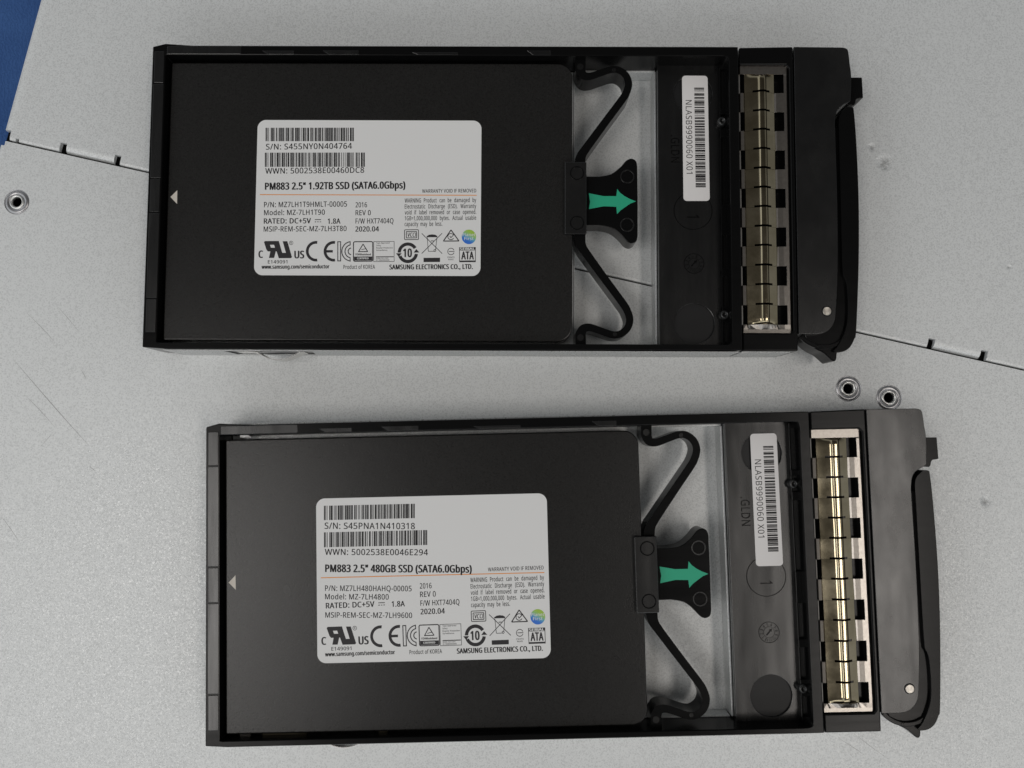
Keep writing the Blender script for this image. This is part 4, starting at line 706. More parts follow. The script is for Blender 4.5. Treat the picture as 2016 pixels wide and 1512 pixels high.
def scratch(parent, x0, y0, x1, y1, wd, mat='scratch'):
    a = Vector(to_seam(x0, y0)); b = Vector(to_seam(x1, y1))
    d = (b - a); n = Vector((-d.y, d.x)).normalized()
    bm = bmesh.new()
    k = 8
    A = []; B = []
    for i in range(k + 1):
        f = i / k
        p = a + d * f + n * (0.18 * math.sin(3.1 * f + x0))
        ww = 0.8 * wd * (0.15 + math.sin(math.pi * min(0.97, max(0.03, f)))) * 0.5
        A.append(bm.verts.new((p.x + n.x * ww, p.y + n.y * ww, 0.015)))
        B.append(bm.verts.new((p.x - n.x * ww, p.y - n.y * ww, 0.015)))
    for i in range(k):
        bm.faces.new((A[i], A[i + 1], B[i + 1], B[i]))
    return obj('scratch', bm, M[mat], parent)
for q in ((-129.6, 20.3, -109.1, -1.7, 0.16), (-126.1, 32.2, -118.6, 24.3, 0.10), (-118.9, 34.2, -112.7, 27.6, 0.09), (-126.0, 11.1, -118.2, 2.9, 0.11),
          (-112.0, 17.5, -110.0, 15.0, 0.10), (-108.6, -7.0, -107.4, -8.6, 0.12), (-118.6, 1.5, -121.5, -2.4, 0.09), (80.6, -74.4, 86.9, -79.0, 0.10),
          (84.5, -73.6, 93.0, -79.6, 0.07), (-131.0, -20, -126.0, -26, 0.09)):
    scratch(ls, *q)

# blue mat, far below the sheets
bm = bmesh.new()
vs = [bm.verts.new(p) for p in ((-900, -900, DEPTH), (900, -900, DEPTH), (900, 900, DEPTH), (-900, 900, DEPTH))]
bm.faces.new(vs)
fl = struct(obj('floor', bm, M['blue']), 'blue woven mat seen past the left edge of the steel sheet', 'mat')

# ------------------------------------------------------------------ drive caddy
RIM = 13.3
def cut_box(o, x0, x1, y0, y1, z0, z1):
    bm = bmesh.new(); box(bm, x0, x1, y0, y1, z0, z1)
    c = obj('cutter', bm, M['plastic'])
    m = o.modifiers.new('cut', 'BOOLEAN'); m.operation = 'DIFFERENCE'; m.solver = 'EXACT'; m.object = c
    dg = bpy.context.evaluated_depsgraph_get()
    me = bpy.data.meshes.new_from_object(o.evaluated_get(dg))
    o.modifiers.remove(m)
    old = o.data
    o.data = me
    bpy.data.meshes.remove(old)
    bpy.data.objects.remove(c)

def ribbon(path, widths):
    L = []; R = []
    n = len(path)
    for i in range(n):
        a = Vector(path[max(0, i - 1)]); b = Vector(path[min(n - 1, i + 1)])
        d = (b - a).normalized()
        nx, ny = -d.y, d.x
        wv = widths[i] / 2
        L.append((path[i][0] + nx * wv, path[i][1] + ny * wv))
        R.append((path[i][0] - nx * wv, path[i][1] - ny * wv))
    return L + R[::-1]

def mirror(pts):
    return [(x, -69.15 - y) for x, y in pts]

def build_frame(root):
    o_ = [(-0.9, 3.95), (6, 3.5), (140.65, 3.5), (140.75, -71.75), (1.0, -71.9), (-4.15, -71.55), (-4.05, -30), (-4.0, 3.15)]
    hole = rrect(-0.75, 138.3, -70.4, 1.1, (1.2, 0.3, 0.3, 1.2), 5)
    bm = bmesh.new()
    prism(bm, o_, 0.5, RIM, [hole])
    fr = obj('frame', bm, M['plastic'], root)
    cut_box(fr, 127.6, 133.7, 0.6, 4.6, 9.9, 12.7)          # slot through the upper wall
    for p in fr.data.polygons:
        p.use_smooth = False
    b = fr.modifiers.new('bevel', 'BEVEL'); b.width = 0.22 * MM; b.segments = 2; b.limit_method = 'ANGLE'; b.angle_limit = math.radians(50)
    # pocket floor beside the window, with moulded circles
    bm = bmesh.new()
    prism(bm, [(121.7, 1.3), (138.45, 1.3), (138.45, -70.6), (121.7, -70.6)], 0.5, 8.0, [circle(130.5, -6.3, 4.9, 44), circle(130.35, -64.6, 5.0, 44)])
    pf = obj('pocket_floor', bm, M['plastic_matte'], root, bevel=0.12)
    for cx, cy, r in ((130.5, -6.3, 4.9), (130.35, -64.6, 5.0)):
        bm = bmesh.new(); prism(bm, circle(cx, cy, r + 0.2, 44), 0.6, 7.5)
        obj('floor_recess', bm, M['dull'], pf)
    # stepped shelf along the cross wall, slotted
    bm = bmesh.new()
    segs = ((0.9, -0.4), (-10.6, -12.0), (-15.8, -17.9), (-34.9, -42.5), (-51.0, -53.0), (-60.5, -64.5), (-69.2, -70.3))
    for a, c in segs:
        box(bm, 136.95, 138.4, c, a, 7.5, 9.4)
    box(bm, 136.95, 137.35, -70.3, 0.9, 7.2, 9.2)
    obj('shelf_rib', bm, M['plastic'], root, bevel=0.12)
    return fr

def lettering(root, name, items, mat, z):
    pass

def build_caddy(root, which):
    P = M['plastic']
    build_frame(root)
    # flush inlays along the connector end wall and the pad on the long wall
    for a, b in ((2.0, -6.1), (-30.2, -38.4), (-59.8, -68.0)):
        bm = bmesh.new(); prism(bm, rrect(-3.45, -1.05, b + .06, a - .06, 0.15, 3), 12.6, RIM + 0.10)
        obj('wall_inlay', bm, M['plastic_matte'], root, bevel=0.1)
    for a, b in ((-6.35, -29.95), (-38.65, -59.55)):
        bm = bmesh.new(); prism(bm, rrect(-3.55, -0.98, b, a, 0.1, 3), 12.6, RIM + 0.06)
        obj('wall_inlay', bm, M['plastic_matte'], root, bevel=0.1)
    bm = bmesh.new(); prism(bm, rrect(-0.4, 18.0, 1.25, 3.3, 0.25, 3), 12.6, RIM + 0.12)
    obj('wall_pad', bm, M['plastic_matte'], root, bevel=0.1)
    for x0, x1, y0, y1 in ((23, 31, 1.25, 2.2), (38.0, 47, 1.25, 2.3), (60, 71.5, 1.25, 1.9), (88.5, 94.5, 1.2, 2.4)):
        bm = bmesh.new(); prism(bm, [(x0 + 1.6, y0), (x1, y0), (x1, y1), (x0, y1)], 12.4, RIM + 0.04)
        obj('wall_pad', bm, M['plastic_matte'], root, bevel=0.08)
    for x0, x1 in ((2.5, 26.5), (34.5, 45.5), (88.5, 94.5)):
        bm = bmesh.new(); prism(bm, rrect(x0, x1, -71.15, -70.45, 0.3, 3), 11, 12.3)
        obj('wall_pad', bm, M['plastic_matte'], root, bevel=0.1)
    # steel: tray under the drive, outer side plates, lips inside the window
    bm = bmesh.new(); box(bm, -0.5, 100.6, -70.2, 0.9, 0.15, 4.35)
    obj('steel_tray', bm, M['steel'], root)
    def side_plate(u0, u1, v0, v1, z1, hole=None):
        bm = bmesh.new()
        if hole:
            a, b, za, zb = hole
            # plate drawn in (u, z), then stood up
            lp = [(u0, 0.3), (u1, 0.3), (u1 - 0.0, z1), (u0, z1)]
            prism(bm, lp, 0, 0.16, [[(a, za), (b, za), (b + 1.0, zb), (a - 1.0, zb)]])
            bmesh.ops.rotate(bm, cent=(0, 0, 0), matrix=Matrix.Rotation(math.pi / 2, 3, 'X'), verts=bm.verts)
            bmesh.ops.translate(bm, vec=(0, v1, 0), verts=bm.verts)
        else:
            box(bm, u0, u1, v0, v1, 0.3, z1)
        return obj('side_plate', bm, M['side_steel'], root, bevel=0.04)
    side_plate(0.5, 140.3, -72.14, -71.98, 12.4, hole=(15.4, 35.2, 1.9, 10.2))
    side_plate(0.5, 140.3, 3.52, 3.85, 9.6)
    side_plate(140.9, 152.6, -72.12, -71.88, 12.0)
    # leaf spring bulging out of the side plate
    bm = bmesh.new()
    path = [(17.4, -72.06), (20.5, -72.06), (22.0, -72.25), (23.4, -72.9), (25.2, -73.7), (27.4, -74.05), (29.6, -73.75), (31.4, -73.0), (32.8, -72.25), (33.9, -72.06)]
    path = catmull(path, 4)
    prism(bm, ribbon(path, [0.15] * len(path)), 4.4, 9.0)
    obj('side_spring', bm, M['nickel_spring'], root, smooth=False)
    # steel lips round the window; bottom and left ones added to brighten it
    bm = bmesh.new()
    box(bm, 103.3, 121.5, 0.62, 1.08, 0.2, 5.2)
    box(bm, 121.15, 121.62, -70.0, 0.55, 0.2, 5.6)
    box(bm, 103.3, 121.0, -70.38, -70.0, 0.2, 4.6)
    box(bm, 100.7, 101.0, -69.8, 0.5, 0.2, 4.2)
    obj('window_lip', bm, M['steel'], root, bevel=0.1)
    bm = bmesh.new(); prism(bm, rrect(127.75, 133.55, 1.35, 1.75, 0.1, 2), 9.95, 12.6)
    obj('steel_tab', bm, M['steel'], root)
    # thin contact strips seen in the gap below the drive
    for x0, x1 in (((8.4, 18.8), (36.0, 38.2)) if which == 'B' else ()):
        bm = bmesh.new(); prism(bm, rrect(x0, x1, -70.32, -69.95, 0.15, 3), 9.0, 10.4)
        obj('contact_strip', bm, M['gilt'], root)
    if which == 'B':
        bm = bmesh.new(); box(bm, 2.4, 5.0, -70.35, -69.75, 7.2, 8.6)
        obj('contact_strip', bm, M['nickel'], root)
        bm = bmesh.new(); prism(bm, [(2.6, 1.05), (4.6, 1.05), (5.4, 0.55), (2.6, 0.55)], 7.2, 8.4)
        obj('contact_strip', bm, M['steel'], root)
    # Z-shaped latch springs
    c = [(101.95, 1.5), (101.95, -0.6), (102.0, -1.6), (102.75, -2.85), (104.4, -3.05), (107.0, -2.2), (109.7, -1.35), (111.6, -1.5), (113.3, -2.9), (113.95, -5.0), (113.35, -7.2), (112.3, -9.0), (108.0, -14.9), (103.4, -21.3), (102.2, -23.2), (101.8, -25.0), (101.8, -27.0)]
    wd = [2.6, 2.55, 2.45, 2.1, 1.85, 1.75, 1.75, 1.75, 1.75, 1.8, 1.85, 1.9, 1.95, 2.1, 2.35, 2.7, 2.9]
    cw = catmull([(x, y, q) for (x, y), q in zip(c, wd)], 5)
    loop = ribbon([(x, y) for x, y, q in cw], [q for x, y, q in cw])
    for lp in (loop, mirror(loop)):
        bm = bmesh.new(); prism(bm, lp, 4.6, 11.0)
        s = obj('latch_spring', bm, P, root, bevel=0.18)
    for pts in ([(101.9, -0.6), (110.3, -1.45)], [(101.9, -68.55), (110.3, -67.7)]):
        for (x, y), r in zip(pts, (0.8, 0.5)):
            bm = bmesh.new(); prism(bm, circle(x, y, r, 24), 10.9, 11.06)
            obj('ejector_mark', bm, M['plastic_matte'], root)
    # latch plate with clip over the drive edge
    out = [(102.9, -28.45), (106.5, -28.5)] + catmull([(106.5, -28.5), (109.5, -27.85), (111.8, -26.1), (113.2, -24.5), (114.5, -23.95), (115.65, -24.5), (116.0, -25.8)], 4)[1:]
    up = out
    lo = mirror(out)[::-1]
    bm = bmesh.new(); prism(bm, up + [(116.05, -34.6)] + lo, 4.8, 11.05)
    obj('latch_plate', bm, P, root, bevel=0.15)
    bm = bmesh.new(); prism(bm, rrect(97.95, 103.3, -43.35, -25.35, 0.25, 3), 11.55, 12.6)
    prism(bm, [(100.6, -25.8), (103.2, -25.8), (103.2, -43.0), (100.6, -43.0)], 4.8, 11.7)
    cl = obj('latch_clip', bm, M['plastic_worn'], root, bevel=0.18)
    for x, y, z in ((100.95, -28.2, 12.58), (100.95, -40.6, 12.58)):
        bm = bmesh.new(); prism(bm, circle(x, y, 1.75, 36), z - .3, z + 0.12, [circle(x, y, 1.45, 36)])
        obj('ejector_mark', bm, P, cl, bevel=0.04)
    for x, y, z in ((113.5, -28.5, 11.05), (113.4, -40.6, 11.05)):
        bm = bmesh.new(); prism(bm, circle(x, y, 1.75, 36), z - .3, z + 0.12, [circle(x, y, 1.45, 36)])
        obj('ejector_mark', bm, M['plastic_matte'], root, bevel=0.04)
    ink = Ink()
    ink.poly([(104.0, -32.75), (107.65, -33.45), (110.75, -33.45), (110.98, -31.65), (111.7, -32.6), (112.75, -33.4), (114.0, -34.1), (115.6, -34.75), (114.3, -35.25), (113.2, -36.0), (111.8, -37.0), (110.92, -37.95), (110.75, -36.1), (107.65, -36.0), (104.0, -36.7), (104.3, -34.9)])
    ink.build('arrow_mark', M['green'], root, 11.09)
    # bezel
    bm = bmesh.new()
    prism(bm, [(141.05, 3.45), (154.25, 3.72), (154.25, -67.9), (154.2, -71.85), (141.05, -71.85), (141.05, -67.6), (152.7, -67.6), (153.3, -66.9), (153.3, -1.75), (152.5, -0.85), (141.05, -0.85)], 0.5, 12.95)
    bz = obj('bezel', bm, P, root, bevel=0.3, seg=3)
    bm = bmesh.new(); box(bm, 141.15, 153.4, -67.7, -0.8, 0.6, 9.8)
    box(bm, 153.55, 153.75, -66.0, -2.0, 12.7, 13.1)
    obj('bezel_floor', bm, P, root)
    # sprung grounding strip: flat border, crowned fingers
    US = [140.95, 141.1, 141.4, 142.05, 142.55, 143.0, 144.5, 145.5, 145.85, 146.05, 146.3, 146.6, 146.9, 147.12, 147.35, 147.7, 148.5, 149.3, 149.75, 150.2, 151.4, 152.1, 152.75, 152.98, 153.15]
    ZS = [11.1, 11.75, 12.1, 12.2, 11.75, 11.98, 12.50, 12.85, 12.99, 13.12, 13.18, 13.15, 13.18, 13.12, 12.99, 12.87, 12.56, 12.2, 11.92, 12.1, 12.2, 12.2, 12.2, 12.08, 11.75]
    VS = {-0.95, -1.05, -1.5, -67.3, -67.4, -66.5}
    wins = []
    for k in range(7):
        t = -2.95 - 9.61 * k
        wins.append((t, t - 4.78))
        VS.update((t, t - 4.78, t - 0.25, t - 2.4))
    slots = []
    for k, (t, b) in enumerate(wins):
        if k > 0:
            slots.append((t + 0.5, t + 0.05))
        if k < 6:
            slots.append((b + 0.5, b + 0.05))
    for a, b in slots:
        VS.update((a, b))
    VS = sorted(VS, reverse=True)
    NI = [q for q in range(len(US)) if US[q] <= 142.56 or US[q] >= 149.74]
    bm2 = bmesh.new()
    gv = {}
    def nvert(i, j):
        if (i, j) not in gv:
            z = ZS[i] - (0.2 if (VS[j] > -1.0 or VS[j] < -67.35) else 0.0)
            if VS[j] > -2.96 or VS[j] < -65.4:
                z = 12.15 if 141.3 < US[i] < 152.8 else z
            gv[(i, j)] = bm2.verts.new((US[i], VS[j], z))
        return gv[(i, j)]
    for i in range(len(US) - 1):
        for j in range(len(VS) - 1):
            uc = (US[i] + US[i + 1]) / 2; vc = (VS[j] + VS[j + 1]) / 2
            if any(b < vc < t for t, b in wins) and (141.1 < uc < 142.55 or 149.75 < uc < 152.1):
                continue
            if 142.55 < uc < 149.75 and -65.5 < vc < -2.95:
                continue
            bm2.faces.new((nvert(i, j), nvert(i, j + 1), nvert(i + 1, j + 1), nvert(i + 1, j)))
    o = obj('grounding_strip', bm2, M['nickel'], root)
    sd = o.modifiers.new('thickness', 'SOLIDIFY'); sd.thickness = 0.34 * MM; sd.offset = -1
    eb = o.modifiers.new('edge', 'BEVEL'); eb.width = 0.15 * MM; eb.segments = 2; eb.limit_method = 'ANGLE'; eb.angle_limit = math.radians(50)
    rnd = random.Random(11 if which == 'A' else 5)
    bounds = [-2.95]
    for t, b in wins:
        bounds += [b] + ([b - 4.83] if b > -65 else [])
    FU = [142.45, 142.6] + [142.8 + 0.25 * q for q in range(11)] + [145.72, 145.86, 146.0, 146.15, 146.3, 146.6, 146.9, 147.05, 147.2, 147.34, 147.48] + [147.75 + 0.25 * q for q in range(8)] + [149.72]
    def fz(u):
        if u < 145.75:
            return 11.95 + (u - 142.5) * 0.295 + 0.006 * math.sin((u - 142.5) * 1.9)
        if u > 147.45:
            return 12.86 - (u - 147.45) * 0.42
        return 12.92 + 0.26 * math.sin(math.pi * (u - 145.6) / 2.0) ** 0.8 - 0.05 * math.exp(-((u - 146.6) / 0.22) ** 2)
    for k in range(len(bounds) - 1):
        t, b = bounds[k], bounds[k + 1]
        tilt = rnd.uniform(-0.02, 0.02); lift = rnd.uniform(-0.03, 0.03); sk = rnd.uniform(-0.012, 0.012); du = rnd.uniform(-0.05, 0.05)
        wide = 0.0 if k % 2 == 0 else 0.3
        rows = [t - 0.02] + [t - 0.02 + (b - t + 0.04) * q / 9 for q in range(1, 9)] + [b + 0.5, b + 0.02]
        rows = sorted(set(rows), reverse=True)
        fb = bmesh.new()
        gr = []
        for v in rows:
            row = []
            for u in FU:
                e = 1.0
                if k == 0:
                    e = min(1.0, (t - v) / 0.7 + 0.05)
                if k == len(bounds) - 2:
                    e = min(1.0, (v - b) / 0.7 + 0.05)
                bow = 0.025 * math.sin(math.pi * (t - v) / (t - b)) * math.sin(math.pi * (u - 142.45) / 7.3)
                z = 11.95 + (fz(u) - 11.95 + lift + tilt * (v - (t + b) / 2) + sk * (u - 146) + bow) * e
                uu = u + du * math.sin(math.pi * (u - 142.45) / 7.3)
                if u > 149.5:
                    uu = u + wide
                row.append(fb.verts.new((uu, v, z)))
            gr.append(row)
        for r in range(len(rows) - 1):
            for q in range(len(FU) - 1):
                uc = (FU[q] + FU[q + 1]) / 2
                if k < len(bounds) - 2 and r == len(rows) - 2 and 144.3 < uc < 148.4:
                    continue            # slot between neighbouring leaves
                fb.faces.new((gr[r][q], gr[r + 1][q], gr[r + 1][q + 1], gr[r][q + 1]))
        o = obj('spring_finger', fb, M['gilt'], root, smooth=True)
        sd = o.modifiers.new('thickness', 'SOLIDIFY'); sd.thickness = 0.2 * MM; sd.offset = -1
        e = o.modifiers.new('crease', 'EDGE_SPLIT'); e.split_angle = math.radians(38)
    # handle housing, release tab, lever
    hp = [(154.55, 3.7)] + catmull([(166.4, 3.6), (167.4, 3.35), (167.95, 2.6), (168.25, -0.5), (168.55, -3.7), (168.3, -9.2), (167.9, -10.15), (166.0, -11.2), (164.9, -12.4), (164.4, -14.5), (164.3, -18.0), (164.45, -34.0), (164.2, -52.0), (163.5, -62.5), (163.0, -65.0), (161.8, -66.6), (160.4, -67.4), (158.6, -67.7)], 4) + [(154.5, -67.7)]
    bm = bmesh.new(); prism(bm, hp, 1.0, 12.9)
    hs = obj('handle_housing', bm, M['plastic_worn'], root, bevel=0.55, seg=4)
    bm = bmesh.new()
    prism(bm, [(167.9, -3.43), (171.75, -3.45), (171.9, -8.6)] + catmull([(171.4, -8.72), (170.5, -8.85), (170.1, -9.3), (169.9, -10.1), (169.5, -10.55)], 4) + [(167.9, -10.3)], 1.2, 11.6)
    obj('release_tab', bm, P, root, bevel=0.2)
    outer = catmull([(167.6, -11.25), (168.9, -11.35), (169.3, -12.6), (169.72, -21), (169.95, -35), (169.6, -50), (168.65, -66.3), (168.1, -68.8), (167.0, -70.8), (165.4, -71.85), (163.5, -72.1)], 5)
    inner = catmull([(163.0, -71.6), (164.2, -70.3), (165.7, -67.4), (166.5, -64.6), (166.75, -60.5), (166.6, -56.0), (166.2, -54.0), (165.65, -52.0), (165.55, -40.0), (165.5, -20), (165.5, -14.5), (166.1, -12.6)], 5)
    bm = bmesh.new(); prism(bm, outer + inner, 1.2, 12.3)
    lv = obj('lever', bm, P, root, bevel=0.4, seg=3)
    foot = [(164.0, -16), (166.4, -16), (167.0, -62.0), (165.6, -69), (164.35, -71.9)] + catmull([(164.2, -72.4), (164.1, -73.5), (163.75, -74.05), (163.1, -74.0), (162.0, -73.0), (160.8, -72.0), (159.2, -71.2), (157.8, -70.2), (156.75, -68.8), (156.3, -66.8)], 4) + [(160, -64)]
    bm = bmesh.new(); prism(bm, foot, 4.0, 11.3)
    obj('lever_foot', bm, P, lv, bevel=0.25)
    arcp = [(161.0 + 7.1 * math.cos(math.radians(a)), -63.6 + 7.1 * math.sin(math.radians(a))) for a in range(-142, -8, 6)]
    bm = bmesh.new(); prism(bm, ribbon(arcp, [1.1] * len(arcp)), 10.9, 11.9)
    obj('lever_rim', bm, P, lv, bevel=0.2)
    bm = bmesh.new(); prism(bm, circle(159.7, -70.6, 0.42, 20), 11.0, 12.0)
    obj('lever_stud', bm, P, lv, bevel=0.12)
    # pivot pin on a flat disc coloured as the shade of its recess
    bm = bmesh.new(); prism(bm, circle(161.35, -62.15, 1.25, 32), 12.86, 12.93)
    obj('pin_seat', bm, M['dark'], root)
    bm = bmesh.new(); prism(bm, circle(0, 0, 1.03, 32), 0, 1.2)
    pn = obj('pivot_pin', bm, M['pin'], root, bevel=0.1)
    pn.location = Vector((161.35, -62.15, 11.95)) * MM
    # screws on the cross wall
    for x, y in ((137.45, -13.9), (137.5, -62.6)):
        bm = bmesh.new(); lathe(bm, [(1.2, 8.2), (1.2, 9.5), (1.0, 9.95), (0.55, 10.15), (0.5, 9.6), (0.02, 9.55)], x, y, 24)
        obj('wall_screw', bm, M['screw'], root, smooth=True)
    # moulded marks in the pocket floor
    ink = Ink(lambda x, y: (x, y))
    for cx, cy, r in ((130.3, -36.2, 4.75),):
        ink.arc(cx, -cy, r - 0.09, r + 0.09, 0, 360, 60)
    ink2 = Ink(lambda a, b: (127.15 - b, -16.9 - a))
    ink2.text('.GLDN', 0.0, 7.0, 2.25, 2.1, 3)
    bmx = ink.bm
    bmesh.ops.scale(bmx, vec=(1, -1, 1), verts=bmx.verts)
    # raised ring and letters get a little height
    def raise_ink(k, name, z, hgt, mat):
        b2 = k.bm
        bmesh.ops.recalc_face_normals(b2, faces=b2.faces)
        r = bmesh.ops.extrude_face_region(b2, geom=list(b2.faces))
        bmesh.ops.translate(b2, vec=(0, 0, hgt), verts=[g for g in r['geom'] if isinstance(g, bmesh.types.BMVert)])
        bmesh.ops.translate(b2, vec=(0, 0, z), verts=b2.verts)
        return obj(name, b2, mat, root)
    raise_ink(ink, 'moulded_ring', 7.95, 0.12, P)
    raise_ink(ink2, 'moulded_letters', 7.95, 0.16, P)
    ink = Ink(lambda a, b: (131.9 - b, -37.2 - a))
    ink.text('1', 0.0, 0.75, 3.1, 3.0, 3)
    raise_ink(ink, 'moulded_letters', 7.95, 0.16, P)
    # date wheel
    dk = Ink(lambda a, b: (130.4 + a, -49.55 - b))
    dk.arc(0, 0, 2.4, 2.55, 0, 360, 40)
    dk.arc(0, 0, 1.28, 1.36, 0, 360, 30)
    dk.poly([(-0.75, 0.55), (-0.5, 0.8), (0.35, -0.25), (0.6, -0.05), (0.75, -0.9), (-0.05, -0.6), (0.15, -0.45)])
    raise_ink(dk, 'date_wheel', 7.95, 0.10, P)
    dn = Ink()
    for i in range(12):
        ang = math.radians(100 - 30 * i)
        ca, sa = math.cos(ang), math.sin(ang)
        lab = str((4 + i) % 12 + 1)
        V, Fc = glyphs(lab, 1)
        wv = max(v[0] for v in V)
        cap = 0.68
        vs = []
        for vx, vy in V:
            a = (vx - wv / 2) * cap * 0.75
            rr = 1.52 + vy * cap
            vs.append(dn.bm.verts.new((130.4 + rr * ca + a * sa, -49.55 + rr * sa - a * ca, 0.0)))
        for f in Fc:
            try: dn.bm.faces.new([vs[q] for q in f])
            except ValueError: pass
    raise_ink(dn, 'date_wheel', 7.95, 0.12, P)
    # barcode sticker on the pocket floor
    if which == 'A':
        q = [(127.83, -1.55), (134.3, -1.58), (134.5, -33.7), (127.93, -33.7)]
    else:
        q = [(127.83, -1.55), (134.3, -1.58), (134.5, -33.7), (127.93, -33.7)]
    def BX(a, b):      # a along the sticker (0..1 downwards), b across (0..1)
        x0 = q[0][0] + (q[3][0] - q[0][0]) * a; x1 = q[1][0] + (q[2][0] - q[1][0]) * a
        y0 = q[0][1] + (q[3][1] - q[0][1]) * a
        return (x0 + (x1 - x0) * b, y0)
    bm = bmesh.new()
    prism(bm, [BX((y) / 32.1, x / 6.5) for x, y in rrect(0, 6.5, 0, 32.1, 0.85, 6)], 7.98, 8.09)
    st = obj('barcode_sticker', bm, M['paper_warm'], root)
    ink = Ink(BX)
    for a, b in code128('NLASB9990060X01'):
        ink.poly([(0.097 + a * 0.795, 0.47), (0.097 + b * 0.795, 0.47), (0.097 + b * 0.795, 0.855), (0.097 + a * 0.795, 0.855)])
    ink.build('barcode', M['ink'], st, 8.11)
    ink = Ink(lambda a, b: BX(a, b))
    V, Fc = glyphs('NLASB9990060 X01', 0)
    wv = max(v[0] for v in V)
    vs = [ink.bm.verts.new((*BX(0.197 + vx / wv * 0.588, 0.13 + vy * 0.235), 0)) for vx, vy in V]
    for f in Fc:
        try: ink.bm.faces.new([vs[i] for i in f])
        except ValueError: pass
    ink.build('printed_text', M['ink'], st, 8.11)

# ------------------------------------------------------------------ solid state drive
DZ = 11.4
def quadmap(tl, tr, br, bl, W, H):
    """inverse bilinear: photo-crop point -> sticker millimetres (x right, y down)"""
    def f(x, y):
        u = v = 0.5
        for _ in range(12):
            px = (1 - u) * (1 - v) * tl[0] + u * (1 - v) * tr[0] + u * v * br[0] + (1 - u) * v * bl[0]
            py = (1 - u) * (1 - v) * tl[1] + u * (1 - v) * tr[1] + u * v * br[1] + (1 - u) * v * bl[1]
            ax = (1 - v) * (tr[0] - tl[0]) + v * (br[0] - bl[0]); ay = (1 - v) * (tr[1] - tl[1]) + v * (br[1] - bl[1])
            bx = (1 - u) * (bl[0] - tl[0]) + u * (br[0] - tr[0]); by = (1 - u) * (bl[1] - tl[1]) + u * (br[1] - tr[1])
            det = ax * by - ay * bx
            ex, ey = x - px, y - py
            u += (ex * by - ey * bx) / det
            v += (ax * ey - ay * ex) / det
        return 21.87 + u * W, -14.63 - v * H
    return f
SW, SH = 55.53, 38.92
SA = quadmap((82, 72), (1932, 100), (1918, 1370), (52, 1352), SW, SH)
SB = quadmap((50, 135), (1873, 85), (1910, 1385), (62, 1437), SW, SH)

